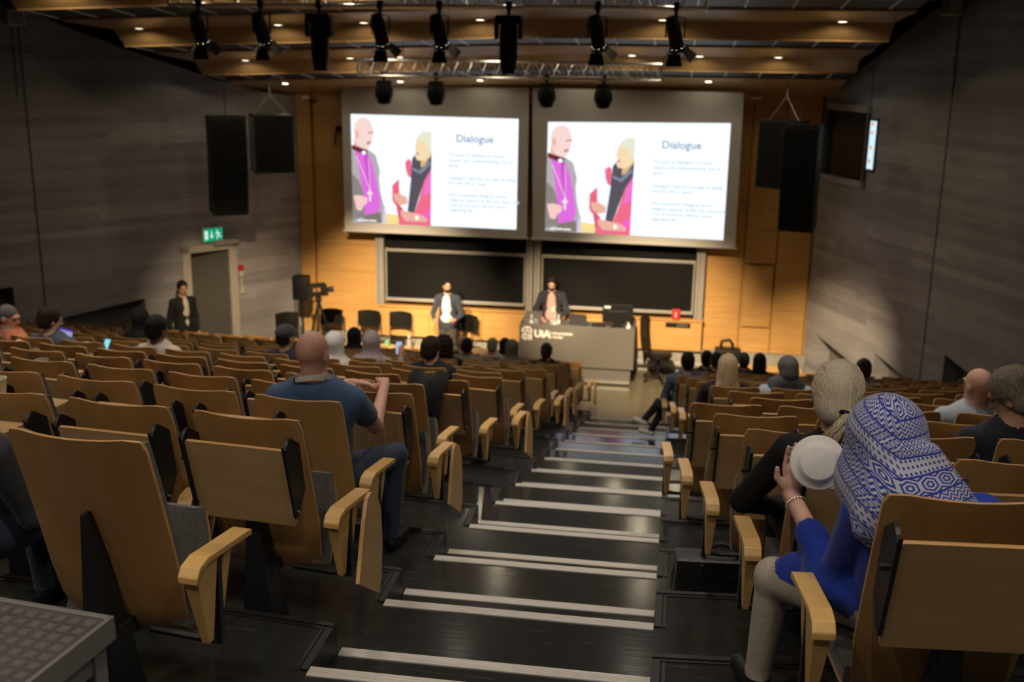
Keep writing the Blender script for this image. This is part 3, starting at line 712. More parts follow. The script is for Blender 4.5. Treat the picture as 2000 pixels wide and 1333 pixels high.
# ---- wheeled case, red box, wall panel
sc=thing('wheeled_case','black trolley bag with folded handle against the wood wall','suitcase',(1.05,19.75,0))
MB().box((-.24,-.16,.05),(.24,.14,.62),'plastic_black').build('body',sc,bevel=.04,smooth=True); MB().box((-.19,-.2,.1),(.19,-.15,.45),'plastic_black').build('front_pocket',sc,bevel=.02,smooth=True)
MB().tube([(-.13,.02,.60),(-.12,.02,.74),(.02,.02,.77),(.08,.02,.70),(.09,.02,.60)],.03,'plastic_black',8).build('handle',sc,smooth=True)
for s in (-1,1): MB().lathe([(0,-.02),(.04,-.02),(.04,.02),(0,.02)],'plastic_black',12,T=TR(s*.2,.1,.04),axis='x').build('wheel',sc)
mat('red_box',(.55,.02,.02),.4)
rb=thing('red_box','small red box standing on the wooden ledge','box',(.06,19.955,1.075)); MB().box((-.075,-.04,0),(.075,.04,.19),'red_box').build('body',rb,bevel=.004); MB().box((-.01,-.042,.05),(.01,-.04,.14),'paper_white').build('print',rb)
pn=thing('wall_control_panel','black control strip set into the wooden bench below the boards','panel',(.11,19.97,.955)); MB().box((-.23,-.005,-.045),(.23,.02,.045),'plastic_black').build('plate',pn)
for j in range(6): MB().box((-.02+j*.035,-.008,-.01),(.0+j*.035,-.005,.012),'grey_metal').build('socket',pn)
# ---- front tables
def table(x0,x1,y0,lb):
    t=thing('front_table',lb,'table',((x0+x1)/2,y0,0)); h=(x1-x0)/2
    MB().box((-h,0,.70),(h,.55,.735),'arm_wood').build('tabletop',t,bevel=.004)
    for sx in (-1,1):
        for yy in (.06,.49): MB().tube([(sx*(h-.08),yy,0),(sx*(h-.08),yy,.70)],.02,'steel_black',8).build('leg',t)
table(-8.0,-6.75,17.75,'pale wood table by the exit door, holding a paper cup'); table(-5.6,-4.1,17.75,'pale wood table below the stacking chairs, holding bottle and cup'); table(-3.6,-2.9,17.8,'short pale wood table beside the lectern desk'); table(.6,2.2,17.75,'pale wood table in front of the window-side block')
mat('paper_cup',(.74,.68,.56),.6); mat('cup_green',(.15,.5,.3),.5); mat('cup_inside',(.6,.55,.45),.7)
def cup(loc,lb,m='paper_cup',h=.11,r=.042,lid=None,logo=False,name='paper_cup'):
    t=thing(name,lb,'cup',loc)
    MB().lathe([(r*.72,0),(r,h),(r+.003,h+.004),(r-.002,h+.003),(r*.70,.006),(0,.006)],m,20).build('cup_body',t,smooth=True)
    if lid: MB().lathe([(r+.004,h-.004),(r+.004,h+.008),(r-.004,h+.018),(0,h+.018)],lid,20).build('lid',t,smooth=True)
    if logo: MB().lathe([(0,0),(.017,0),(.017,.003),(0,.003)],'plastic_black',14,T=RZ(math.radians(25))@TR(0,-r*.885,.06)@RX(math.radians(-6)),axis='y').build('printed_badge',t)
    return t
cup((-7.3,17.9,.735),'white paper cup on the table by the exit door'); cup((-5.05,18.15,.735),'green paper cup on the table below the stacking chairs','cup_green')
wb=thing('tall_bottle','clear tall bottle on the table below the stacking chairs','bottle',(-4.6,17.95,.735)); MB().lathe([(.035,0),(.037,.02),(.037,.18),(.014,.24),(.014,.27),(0,.27)],'clear_plastic',14).build('body',wb,smooth=True); MB().lathe([(.016,.255),(.016,.28),(0,.28)],'label_white',12).build('cap',wb)
# ---- trusses and lamps
def truss(x0,x1,y,zb,w,lb,dropz):
    t=thing('lighting_truss',lb,'truss',((x0+x1)/2,y,zb)); L=(x1-x0)/2; r=.022 if w>.25 else .017
    for (yy,zz) in ((-w/2,0),(w/2,0),(-w/2,w),(w/2,w)): MB().tube([(-L,yy,zz),(L,yy,zz)],r,'alu',8).build('chord',t,smooth=True)
    n=int(round(2*L/(w*.95))); 
    for k in range(n):
        a=-L+2*L*k/n; b=-L+2*L*(k+1)/n; m_=(a+b)/2
        MB().tube([(a,-w/2,0),(m_,-w/2,w),(b,-w/2,0)],.009,'alu',5).build('lattice',t); MB().tube([(a,w/2,w),(m_,w/2,0),(b,w/2,w)],.009,'alu',5).build('lattice',t)
        MB().tube([(a,-w/2,0),(m_,w/2,0),(b,-w/2,0)],.009,'alu',5).build('lattice',t)
    for s in (-1,1):
        e=MB()
        for (p,q_) in (((-w/2,0),(w/2,0)),((w/2,0),(w/2,w)),((w/2,w),(-w/2,w)),((-w/2,w),(-w/2,0))): e.tube([(s*L,*p),(s*L,*q_)],.016,'alu',6)
        e.build('end_frame',t); MB().tube([(s*L*.7,0,w),(s*L*.7,0,dropz)],.006,'steel_black',5).build('hanging_wire',t)
    return t
truss(-5.76,.18,12.0,6.32,.29,'upper aluminium lighting truss nearest the seating, carrying barn-door lamps',.42)
truss(-4.66,-.33,15.5,5.52,.22,'lower aluminium lighting truss close to the screens',.6)
emit_mat('lamp_glow',(1,.84,.60),30.)
SPOTC=(1.0,.76,.47)
def clamp(mb,z): mb.box((-.03,-.03,z),(.03,.03,z+.09),'plastic_black')
def fresnel(x,aim,k,power,ang):
    y,z=12.0-.145,6.32
    t=thing('stage_lamp','x','stage lamp',(x,y,z),0,'barn-door lamps on the upper truss')
    c=MB(); c.tube([(0,0,.0),(0,0,-.09)],.02,'plastic_black',8); clamp(c,-.03); c.build('clamp',t)
    ctr=Vector((0,0,-.28)); d0=(Vector(aim)-(Vector((x,y,z))+ctr)).normalized(); d=(Vector((x+(aim[0]-x)*.25+.7,14.9,0))-(Vector((x,y,z))+ctr)).normalized()
    q_=d.to_track_quat('Y','Z'); T=Matrix.Translation(ctr)@q_.to_matrix().to_4x4()
    MB().tube([(-.095,0,-.30),(-.10,0,-.10),(0,0,-.085),(.10,0,-.10),(.095,0,-.30)],.010,'plastic_black',6).build('yoke',t)
    MB().lathe([(.03,-.22),(.055,-.21),(.075,-.14),(.08,.13),(.092,.14),(.092,.16),(.076,.16),(.076,.12)],'plastic_black',8,T=T,axis='y').build('housing',t)
    MB().lathe([(0,.11),(.075,.125)],'lamp_glow',16,T=T,axis='y').build('lens',t)
    for j in range(4):
        bd=MB()
        R_=RY(j*math.pi/2); w0,w1=.065,.095
        fl=math.radians(28 if j%2==0 else 38)
        P=[(-w0,0,0),(w0,0,0),(w1,.13,0),(-w1,.13,0)]
        m4=T@R_@TR(0,.16,.086)@RX(fl)
        bd.add(P,[(0,1,2,3)],'plastic_black',m4); bd.add([(a,b,c_+.003) for a,b,c_ in P],[(3,2,1,0)],'plastic_black',m4); bd.build('barn_door',t)
    tag(t,['barn-door lamp at the exit-door end of the upper truss','second barn-door lamp from the exit-door end of the upper truss','barn-door lamp between the two long moving heads, nearer the door','barn-door lamp between the two long moving heads, nearer the aisle','second barn-door lamp from the window-side end of the upper truss','barn-door lamp at the window-side end of the upper truss'][k])
    p=Vector((x,y,z))+ctr+d*.34
    lamp('stage_lamp_light','SPOT',p,power*K_SPOT,SPOTC,aim=aim,angle=ang,blend=1.0,size=.06,parent=None)
FRES=[(-5.41,(-8.0,18.9,.4),480,30),(-4.68,(-5.3,20,.35),1500,32),(-3.32,(-4.2,19.3,1.2),950,17),(-2.66,(-2.3,19.6,1.2),900,17),(-.95,(-.4,20,.3),1500,32),(-.13,(2.5,18.9,.4),1000,25)]
for k,(x,aim,pw,ang) in enumerate(FRES): fresnel(x,aim,k,pw,ang)
def moving_head(x,y,z,L,lb,grp):
    t=thing('moving_head_lamp',lb,'stage lamp',(x,y,z),0,grp)
    s=L/.5
    c=MB(); c.tube([(0,0,.01),(0,0,-.10*s)],.018,'plastic_black',8); clamp(c,-.03); c.build('clamp',t)
    MB().box((-.11*s,-.08*s,-.15*s),(.11*s,.08*s,-.07*s),'plastic_black').build('base_unit',t,bevel=.015)
    for q_ in (-1,1): MB().box((q_*.105*s-.018,-.05*s,-.27*s),(q_*.105*s+.018,.05*s,-.10*s),'plastic_black').build('yoke_arm',t,bevel=.008)
    if L>.45: MB().lathe([(.03,-.10*s),(.085,-.13*s),(.10,-.22*s),(.10,-.40*s),(.085,-.50*s),(.07,-.56*s),(0,-.56*s)],'plastic_black',16).build('head',t,smooth=True)
    else:
        T=TR(0,0,-.28*s)@RX(math.radians(-72)); MB().lathe([(0,-.15),(.08,-.14),(.125,-.06),(.135,.04),(.11,.10),(.10,.14),(.09,.14)],'plastic_black',18,T=T,axis='y').build('head',t,smooth=True)
        MB().lathe([(0,.12),(.09,.13)],'grey_metal',18,T=T,axis='y').build('lens',t)
moving_head(-4.01,11.85,6.32,.62,'long black moving head hanging nearer the exit-door end of the upper truss','long moving heads on the upper truss'); moving_head(-1.90,11.85,6.32,.62,'long black moving head hanging nearer the window-side end of the upper truss','long moving heads on the upper truss')
for x,lb in ((-4.28,'short moving head at the exit-door end of the lower truss'),(-3.51,'second short moving head from the exit-door end of the lower truss'),(-1.92,'second short moving head from the window-side end of the lower truss'),(-1.12,'short moving head at the window-side end of the lower truss')): moving_head(x,15.42,5.52,.42,lb,'short moving heads on the lower truss')
# ---- loudspeakers
mat('speaker_cab',(.012,.012,.013),.55); mat('speaker_side',(.035,.037,.045),.28,spec=.6)
def line_array(x,y,zt,n,w,rz,lb,ztop):
    t=thing('line_array_speaker',lb,'loudspeaker',(x,y,zt),rz); z=0; yy=0; a=0
    MB().box((-w/2,-.2,-.03),(w/2,.2,.02),'speaker_cab').build('flying_frame',t); MB().tube([(0,0,0),(0,0,ztop-zt)],.008,'steel_black',6).build('hanging_wire',t)
    for k in range(n):
        a=math.radians(-1+2.2*k); h=.27; T=TR(0,yy,z-.03)@RX(a)
        MB().box((-w/2,-.2,-h+.006),(w/2,.2,0),'speaker_cab',T=T).build('speaker_box',t,bevel=.006)
        MB().box((-w/2+.02,-.206,-h+.02),(w/2-.02,-.2,-.015),'plastic_black',T=T).build('grille',t)
        v=T@Vector((0,0,-h)); yy,z=v.y,v.z+.03
line_array(-7.66,17.6,4.76,6,.60,.62,'curved black line array loudspeaker hanging by the exit-door wall',5.5); line_array(1.87,17.6,4.84,6,.54,-.28,'curved black line array loudspeaker hanging by the window-side wall',5.8)
def sub(x,y,zt,w,h,d,rz,lb,sidem,wires):
    t=thing('subwoofer',lb,'loudspeaker',(x,y,zt),rz)
    MB().box((-w/2,-d/2,-h),(w/2,d/2,0),'speaker_cab').build('cabinet',t,bevel=.008); MB().box((-w/2+.03,-d/2-.006,-h+.03),(w/2-.03,-d/2,-.03),'plastic_black').build('grille',t)
    for s in (-1,1): MB().box((s*w/2-.004,-d/2+.02,-h+.04),(s*w/2+.004,d/2-.02,-.03),sidem).build('side_plate',t)
    for s in (-1,1):
        for zz in (-.25,-.75): MB().lathe([(0,-.006),(.02,-.006),(.02,.006),(0,.006)],'plastic_black',10,T=TR(s*(w/2+.004),-.05,zz*h),axis='x').build('fitting',t)
    top=Vector((0,0,wires)); 
    for s in (-1,1): MB().tube([(s*w*.42,-.05,0),(0,0,wires*.55)],.008,'grey_metal',5).build('sling',t)
    MB().tube([(0,0,wires*.55),(0,0,wires)],.015,'grey_metal',6).build('drop_rod',t); MB().lathe([(0,wires-.01),(.09,wires-.01),(.09,wires),(0,wires)],'white_metal',14).build('ceiling_plate',t)
sub(-7.15,18.35,4.78,.68,1.0,.6,.55,'square black subwoofer hanging beside the left wood pilaster','speaker_side',.62); sub(1.66,18.5,4.87,.62,1.1,.62,-.55,'square black subwoofer hung beside the window-side line array','speaker_side',.7)
# ---- door, exit sign, fire bell, wall boxes (on the left wall)
def on_wall(Wo,P0,d,s,z,off): # off = distance in front of the wall
    n=Vector((-d.y,d.x)); n=n if n.dot(Vector((-2,8))-P0)>0 else -n
    p=P0+d*s+n*off; return (p.x,p.y,z)
RL=math.atan2(dL.y,dL.x); RR=math.atan2(dR.y,dR.x)
mat('frame_paint',(.46,.42,.36),.5); mat('door_paint',(.085,.078,.07),.55); mat('sign_case',(.55,.5,.42),.5)
emit_mat('exit_green',(.0,.32,.17),1.0); emit_mat('exit_white',(.75,1.,.9),.9)
dr=link('door_1',None,None,(PL.x,PL.y,0),(0,0,RL)); tag(dr,kind='structure')
fy=-oL
def lb_(a,b): return (a[0],min(a[1],b[1]),a[2]),(b[0],max(a[1],b[1]),b[2])
for (s0,s1,z0,z1) in ((1.46,1.62,0,2.38),(2.40,2.56,0,2.38),(1.46,2.56,2.25,2.39)): MB().box(*lb_((s0,-.0*fy,z0),(s1,.05*fy,z1)),'frame_paint').build('door_frame',dr,bevel=.006)
T=TR(1.63,-.03*fy,0)@RZ(math.radians(14)*(1 if oL>0 else -1))
MB().box(*lb_((0,-.05*fy,.01),(.74,0,2.23)),'door_paint',T=T).build('door_leaf',dr); MB().box(*lb_((.74,-.05*fy,.01),(.775,0.002*fy,2.23)),'wood_wall',T=T).build('leaf_edge',dr)
MB().box(*lb_((.68,0,1.02),(.72,.012*fy,1.2)),'cup_green',T=T).build('lock_plate',dr); MB().tube([(.70,.0,1.05),(.70,.06*fy,1.05),(.58,.06*fy,1.05)],.01,'steel_black',6,T=T).build('door_handle',dr)
MB().box(*lb_((1.45,.05*fy,2.36),(1.95,.14*fy,2.46)),'grey_metal').build('door_closer',dr)
def wall_thing(nm,lb,cat,s,z,P0,d,rz): 
    x,y,_=on_wall(None,P0,d,s,z,0); return thing(nm,lb,cat,(x,y,z),rz)
ex=wall_thing('exit_sign','green lit emergency exit sign above the door','exit sign',1.96,2.43,PL,dL,RL)
ex_f=fy*.10
MB().box(*lb_((-.20,.0,0),(.20,.10*fy,.26)),'sign_case').build('case',ex,bevel=.006)
MB().box(*lb_((-.19,.10*fy,.01),(.19,.104*fy,.25)),'exit_green').build('sign_face',ex)
def sp(poly): MB().add([(x,.1055*fy,z) for x,z in poly],[tuple(range(len(poly)))],'exit_white').build('pictogram',ex)
# wall-local +x runs towards the seating, so the door pictogram is on +x
sp([(.10,.05),(.165,.05),(.165,.21),(.10,.21)]); sp([(.015,.20),(.035,.20),(.035,.12),(.062,.12),(.025,.06),(-.012,.12),(.015,.12)]); sp([(-.09,.215),(-.07,.215),(-.07,.195),(-.09,.195)])
sp([(-.075,.19),(-.105,.185),(-.12,.13),(-.095,.12)]); sp([(-.11,.135),(-.07,.09),(-.075,.045),(-.09,.05),(-.09,.085),(-.125,.12)]); sp([(-.115,.13),(-.15,.09),(-.175,.09),(-.17,.075),(-.14,.075),(-.10,.12)]); sp([(-.10,.18),(-.15,.155),(-.145,.142),(-.10,.16)]); sp([(-.085,.175),(-.045,.15),(-.05,.138),(-.09,.155)])
fb=wall_thing('fire_bell','red fire alarm button on the wall beside the exit door','fire alarm',1.38,1.87,PL,dL,RL); MB().box(*lb_((-.05,0,-.05),(.05,.05*fy,.05)),'red_box').build('case',fb,bevel=.01)
ws=wall_thing('door_opener','white door opener switch with cable trunking on the wall','switch',1.37,1.38,PL,dL,RL)
MB().box(*lb_((-.04,0,.32),(.04,.04*fy,.42)),'sign_case').build('upper_box',ws,bevel=.006); MB().box(*lb_((-.012,0,.08),(.012,.02*fy,.33)),'sign_case').build('trunking',ws); MB().box(*lb_((-.04,0,-.02),(.04,.04*fy,.09)),'sign_case').build('lower_box',ws,bevel=.006)
for (s,z,P0,d,rz,f_,lb) in ((5.13,6.28,PL,dL,RL,fy,'small white wall loudspeaker high on the exit-door wall'),(3.62,6.58,PR,dR,RR,-oR,'small white wall loudspeaker high on the window-side wall')):
    t=wall_thing('wall_speaker',lb,'loudspeaker',s,z,P0,d,rz)
    MB().box(*lb_((-.13,.06*f_,-.11),(.13,.24*f_,.13)),'white_metal').build('cabinet',t,bevel=.012); MB().box(*lb_((-.10,.24*f_,-.09),(.10,.245*f_,.10)),'grey_metal').build('grille',t); MB().box(*lb_((-.05,0,-.04),(.05,.06*f_,.04)),'grey_metal').build('bracket',t)
    MB().tube([(0,.012*f_,-.1),(.03,.012*f_,-1.2)],.006,'steel_black',5).build('cable',t)
# ---- control window on the right wall
mat('glass_dark',(.02,.022,.028),.06,spec=.8); emit_mat('strip_pale_blue',(.62,.86,1.0),1.1); emit_mat('strip_orange',(1,.55,.25),.8)
wn=link('window_1',None,None,(PR.x,PR.y,0),(0,0,RR)); tag(wn,kind='structure'); f_=-oR
MB().box(*lb_((.12,-.06*f_,3.85),(1.5,-.05*f_,5.02)),'glass_dark').build('window_pane',wn)
for (a,b,c,e) in ((.06,1.56,5.0,5.12),(.06,1.56,3.76,3.87),(.06,.14,3.76,5.1),(1.48,1.54,3.76,5.1)): MB().box(*lb_((a,-.02*f_,c),(b,.045*f_,e)),'recess_dark' if e-c>.5 else 'concrete').build('window_frame',wn)
MB().box(*lb_((1.58,.0,4.05),(1.80,.03*f_,4.92)),'recess_dark').build('side_frame',wn); MB().box(*lb_((1.60,.03*f_,4.10),(1.78,.034*f_,4.88)),'strip_pale_blue').build('pale_strip',wn)  # emissive pale blue strip beside the window, with small orange patches on it
for z in (4.2,4.42,4.66,4.8): MB().box(*lb_((1.63,.034*f_,z),(1.71,.036*f_,z+.06)),'strip_orange').build('orange_patch',wn)
# ================================================================== PEOPLE (smooth-blended body surfaces)
def _rotm(e):
    return np.array(Matrix.Rotation(e[2],3,'Z')@Matrix.Rotation(e[0],3,'X')@Matrix.Rotation(e[1],3,'Y'))
def Cp(a,b,ra,rb,m=0,k=.02,op='+'): return ('C',np.array(a,float),np.array(b,float),ra,rb,m,k,op)
def El(c,r,m=0,k=.02,rot=None,op='+'): return ('E',np.array(c,float),np.array(r,float),rot,None,m,k,op)
def sdf_mesh(name, prims, h, slots, T=None, uvf=None):
    lo=np.array([9.]*3); hi=-lo
    def bb(p):
        if p[0]=='C':
            r=max(p[3],p[4]); return np.minimum(p[1],p[2])-r, np.maximum(p[1],p[2])+r
        r=p[2].max() if p[3] is not None else p[2]; return p[1]-r,p[1]+r
    for p in prims:
        if p[7]=='+':
            a,b=bb(p); lo=np.minimum(lo,a); hi=np.maximum(hi,b)
    lo-=3*h; hi+=3*h; n=np.ceil((hi-lo)/h).astype(int)+1
    ax=[(lo[i]+h*np.arange(n[i])).astype(np.float32) for i in range(3)]
    F=np.full(n,.5,np.float32); D=np.full(n,9.,np.float32); I=np.zeros(n,np.int16)
    for p in prims:
        a,b=bb(p); mg=p[6]+2.5*h
        i0=np.clip(np.floor((a-mg-lo)/h).astype(int),0,n-1); i1=np.clip(np.ceil((b+mg-lo)/h).astype(int)+1,1,n)
        if (i1<=i0).any(): continue
        sl=tuple(slice(i0[i],i1[i]) for i in range(3))
        X=ax[0][sl[0]][:,None,None]; Y=ax[1][sl[1]][None,:,None]; Z=ax[2][sl[2]][None,None,:]
        if p[0]=='C':
            A,B=p[1],p[2]; ba=B-A; L=float(ba@ba)+1e-9
            t=np.clip(((X-A[0])*ba[0]+(Y-A[1])*ba[1]+(Z-A[2])*ba[2])/L,0,1)
            d=np.sqrt((X-A[0]-t*ba[0])**2+(Y-A[1]-t*ba[1])**2+(Z-A[2]-t*ba[2])**2)-(p[3]+(p[4]-p[3])*t)
        else:
            c,r=p[1],p[2]; x,y,z=X-c[0],Y-c[1],Z-c[2]
            if p[3] is not None:
                R_=_rotm(p[3]).T; x,y,z=(R_[0,0]*x+R_[0,1]*y+R_[0,2]*z, R_[1,0]*x+R_[1,1]*y+R_[1,2]*z, R_[2,0]*x+R_[2,1]*y+R_[2,2]*z)
            k0=np.sqrt((x/r[0])**2+(y/r[1])**2+(z/r[2])**2); k1=np.sqrt((x/r[0]**2)**2+(y/r[1]**2)**2+(z/r[2]**2)**2)+1e-6
            d=k0*(k0-1)/k1
        f=F[sl]; k=p[6]
        if p[7]=='+':
            hh=np.clip(.5+.5*(f-d)/k,0,1); F[sl]=f*(1-hh)+d*hh-k*hh*(1-hh)
            dd=D[sl]; m=d<dd; dd[m]=d[m]; D[sl]=dd; ii=I[sl]; ii[m]=p[5]; I[sl]=ii
        elif p[7]=='-':
            hh=np.clip(.5-.5*(f+d)/k,0,1); F[sl]=f*(1-hh)-d*hh+k*hh*(1-hh)
        else: # paint only
            ii=I[sl]; ii[d<0]=p[5]; I[sl]=ii
    S=F<0
    c=[S[i:n[0]-1+i,j:n[1]-1+j,k:n[2]-1+k] for i in (0,1) for j in (0,1) for k in (0,1)]
    al=c[0].copy(); an=c[0].copy()
    for q in c[1:]: al&=q; an|=q
    cell=an&~al; idx=np.full(cell.shape,-1,np.int32); cc=np.argwhere(cell); idx[cell]=np.arange(len(cc))
    acc=np.zeros((len(cc),3)); cnt=np.zeros(len(cc))
    for e in range(3):
        o1,o2=[(1,2),(0,2),(0,1)][e]
        for u in (0,1):
            for v in (0,1):
                a=cc.copy(); a[:,o1]+=u; a[:,o2]+=v; b=a.copy(); b[:,e]+=1
                fa=F[a[:,0],a[:,1],a[:,2]]; fb=F[b[:,0],b[:,1],b[:,2]]; m=(fa<0)!=(fb<0)
                t=np.where(m,fa/(fa-fb+1e-12),0); pt=a.astype(float); pt[:,e]+=t
                acc[m]+=pt[m]; cnt[m]+=1
    V=lo+h*(acc/cnt[:,None]); mi=I[tuple(np.round((V-lo)/h).astype(int).T)]
    quads=[]
    for e in range(3):
        o1,o2=[(1,2),(2,0),(0,1)][e]
        sa=[slice(None)]*3; sb=[slice(None)]*3; sa[e]=slice(0,-1); sb[e]=slice(1,None)
        A=S[tuple(sa)]; B=S[tuple(sb)]; ed=np.argwhere(A!=B)
        ed=ed[(ed[:,o1]>0)&(ed[:,o2]>0)]
        fl=A[ed[:,0],ed[:,1],ed[:,2]]
        def g(du,dv):
            q=ed.copy(); q[:,o1]-=du; q[:,o2]-=dv; return idx[q[:,0],q[:,1],q[:,2]]
        Q=np.stack([g(1,1),g(0,1),g(0,0),g(1,0)],1); Q[~fl]=Q[~fl][:,::-1]; quads.append(Q)
    Q=np.concatenate(quads); Q=Q[(Q>=0).all(1)]
    me=bpy.data.meshes.new(name); me.vertices.add(len(V)); me.loops.add(4*len(Q)); me.polygons.add(len(Q))
    me.vertices.foreach_set('co',V.astype(np.float32).ravel()); me.loops.foreach_set('vertex_index',Q.astype(np.int32).ravel())
    me.polygons.foreach_set('loop_start',np.arange(0,4*len(Q),4,dtype=np.int32)); me.polygons.foreach_set('loop_total',np.full(len(Q),4,dtype=np.int32))
    fm=mi[Q]; fm=np.sort(fm,1)[:,1]
    for s in slots: me.materials.append(M[s])
    me.polygons.foreach_set('material_index',np.clip(fm,0,len(slots)-1).astype(np.int32)); me.polygons.foreach_set('use_smooth',np.ones(len(Q),dtype=bool))
    if uvf is not None:
        uv=me.uv_layers.new(name='UVMap'); UV=uvf(V)[Q.ravel()]; uv.data.foreach_set('uv',UV.astype(np.float32).ravel())
    me.update(calc_edges=True); me.validate(); return me
def U(v): v=np.array(v,float); return v/np.linalg.norm(v)
def hand(wrist,dr,nrm,side,m=0,curl=.5,s=1.,spread=.0,rr=1.):
    """five fingers; side +1: thumb on the +across side"""
    w=np.array(wrist,float); d=U(dr); n=np.array(nrm,float); n=U(n-d*(n@d)); a=np.cross(d,n); P=[]
    P.append(Cp(w-d*.01*s,w+d*.035*s,.024*s,.028*s,m,.012)); 
    for q in (-1,1): P.append(Cp(w+d*.03*s+a*q*.012*s,w+d*.075*s+a*q*.024*s,.017*s,.015*s,m,.012))
    P.append(Cp(w+d*.04*s,w+d*.08*s,.016*s,.014*s,m,.012))
    for j,(off,L) in enumerate(((.031,.062),(.011,.074),(-.010,.070),(-.030,.054))):
        r0=w+d*.082*s+a*side*off*s; f=.5*L*s; th=0
        p=r0; dd=d+a*side*spread*(1-j*.66)
        for seg,(ln,r) in enumerate(((.46,.0092),(.32,.0085),(.26,.0076))):
            th+=curl*(.55 if seg==0 else .8); q_=U(dd)*math.cos(th)-n*math.sin(th); e=p+q_*L*s*ln*1.15
            P.append(Cp(p,e,r*s*rr,(r-.0006)*s*rr,m,.004)); p=e
    t0=w+d*.018*s+a*side*.026*s-n*.008*s; t1=t0+(d*.75+a*side*.65-n*.25)*.038*s; t2=t1+(d*.95+a*side*.15-n*.3)*.032*s
    P+= [Cp(t0,t1,.0135*s,.0115*s,m,.008),Cp(t1,t2,.011*s,.0088*s,m,.004)]
    return P
SK,TP,BT,SH,LP,EY,X1,X2=range(8)
def head_prims(c,R_,face=True,s=1.):
    """c centre, R_ 3x3 head frame"""
    P=[]; e=np.array(Matrix(R_.tolist()).to_euler('XYZ'))
    def w(p): return c+R_@(np.array(p,float)*s)
    rt=('R',R_)
    def E(p,r,m=SK,k=.02,op='+'): P.append(('E',w(p),np.array(r,float)*s,('M',R_),None,m,k,op))
    E((0,-.012,.028),(.076,.097,.090)); E((0,.028,-.03),(.060,.068,.080),k=.03); E((0,.042,-.078),(.044,.046,.040),k=.03)
    if face:
        E((0,.088,.030),(.05,.016,.014),k=.02)
        for q in (-1,1): E((q*.031,.103,.012),(.017,.014,.011),op='-',k=.012)
        for q in (-1,1): E((q*.031,.084,.010),(.013,.012,.010),EY,.003)
        P.append(Cp(w((0,.098,.012)),w((0,.113,-.024)),.008*s,.013*s,SK,.012)); E((0,.108,-.028),(.019,.010,.009),k=.01)
        E((0,.094,-.058),(.024,.011,.007),LP,.006); E((0,.091,-.069),(.020,.011,.006),LP,.006)
    for q in (-1,1): E((q*.077,-.004,-.012),(.010,.024,.032),k=.01)
    return P
def _fixrot(p):
    return p
_old=_rotm
def _rotm(e):
    if isinstance(e,tuple) and e and isinstance(e[0],str): return e[1]
    return _old(e)
def head_frame(turn,nod,tilt=0.): return np.array(Matrix.Rotation(turn,3,'Z')@Matrix.Rotation(nod,3,'X')@Matrix.Rotation(tilt,3,'Y'))
def seated(h=1.28,sw=.195,b=1.,lean=0.,fwd=0.,turn=0.,nod=-.08,tilt=0.,arms='lap',short=False,J=None,hands=True,skirt=False):
    """returns (prims, head centre, head frame). Local: y forward, z up from the foot platform, back of the seat at y=0"""
    z=(h-.45)/.83; J=J or {}; sw-=.018
    hz=h-.118; hx=lean; hy=.235+fwd
    hc=np.array(J.get('head',(hx,hy,hz)),float); Rh=head_frame(turn,nod,tilt)
    pel=np.array(J.get('pelvis',(0,.31,.56)),float); ch=np.array(J.get('chest',(lean*.6,.255+fwd*.6,.45+.44*z)),float); wa=(pel+ch)/2+np.array((0,-.005,-.01))
    nb=np.array(J.get('neckb',(lean*.85,.225+fwd*.8,h-.27)),float)
    P=[El(pel,(.175*b,.15*b,.13),BT,.05),El(wa,(.158*b,.125*b,.15),TP,.07),El(ch,(.178*b*sw/.195,.128*b,.185*z),TP,.07)]
    shz=J.get('shz',h-.325); sh={}
    for q in (-1,1):
        sh[q]=np.array(J.get('sh%d'%q,(nb[0]+q*sw,nb[1]+.015,shz-.015)),float)
        P.append(Cp(nb+np.array((q*.03,0,-.055)),sh[q]+np.array((-q*.02,0,.0)),.062,.062*b,TP,.05))
        el=np.array(J.get('el%d'%q,(nb[0]+q*(sw+.055),nb[1]+.10,shz-.26)),float)
        wr=np.array(J.get('wr%d'%q,(q*.11,.53,.64) if arms=='lap' else (q*.13+lean,.60,.73)),float)
        mid=sh[q]+(el-sh[q])*.55
        if short:
            P+=[Cp(sh[q],mid,.064*b,.058*b,TP,.03),Cp(mid+(sh[q]-mid)*.2,el,.046*b,.042,SK,.006),Cp(el,wr,.042,.027,SK,.015)]
        else: P+=[Cp(sh[q],el,.062*b,.050,TP,.03),Cp(el,wr+(el-wr)*.06,.050,.036,TP,.02)]
        d=J.get('hd%d'%q,(wr-el)); nn=J.get('hn%d'%q,(0,.2,1))
        if hands: P+=hand(wr,d,nn,J.get('thumb%d'%q,q),SK,J.get('curl%d'%q,.45))
        hip=np.array((q*.085,.36,.535)); kn=np.array(J.get('kn%d'%q,(q*.125,.74,.515)),float); an=np.array(J.get('an%d'%q,(q*.12,.77,.10)),float)
        P+=[Cp(hip,kn,.092*b,.064,BT,.05),Cp(kn,an,.060,.044,BT,.02)]
        ft=np.array(J.get('ft%d'%q,an+np.array((q*.02,.15,-.06))),float)
        P+=[Cp(an+np.array((0,-.02,-.055)),ft,.040,.034,SH,.02),Cp(an,an+np.array((0,0,-.04)),.042,.040,SH,.01)]
    P+=[El(nb+np.array((0,.0,-.045)),(.098,.086,.058),TP,.03)]
    P.append(Cp(nb+np.array((0,.0,.01)),hc+Rh@np.array((0,-.02,-.05)),.060,.054,SK,.03))
    P+=head_prims(hc,Rh)
    return P,hc,Rh
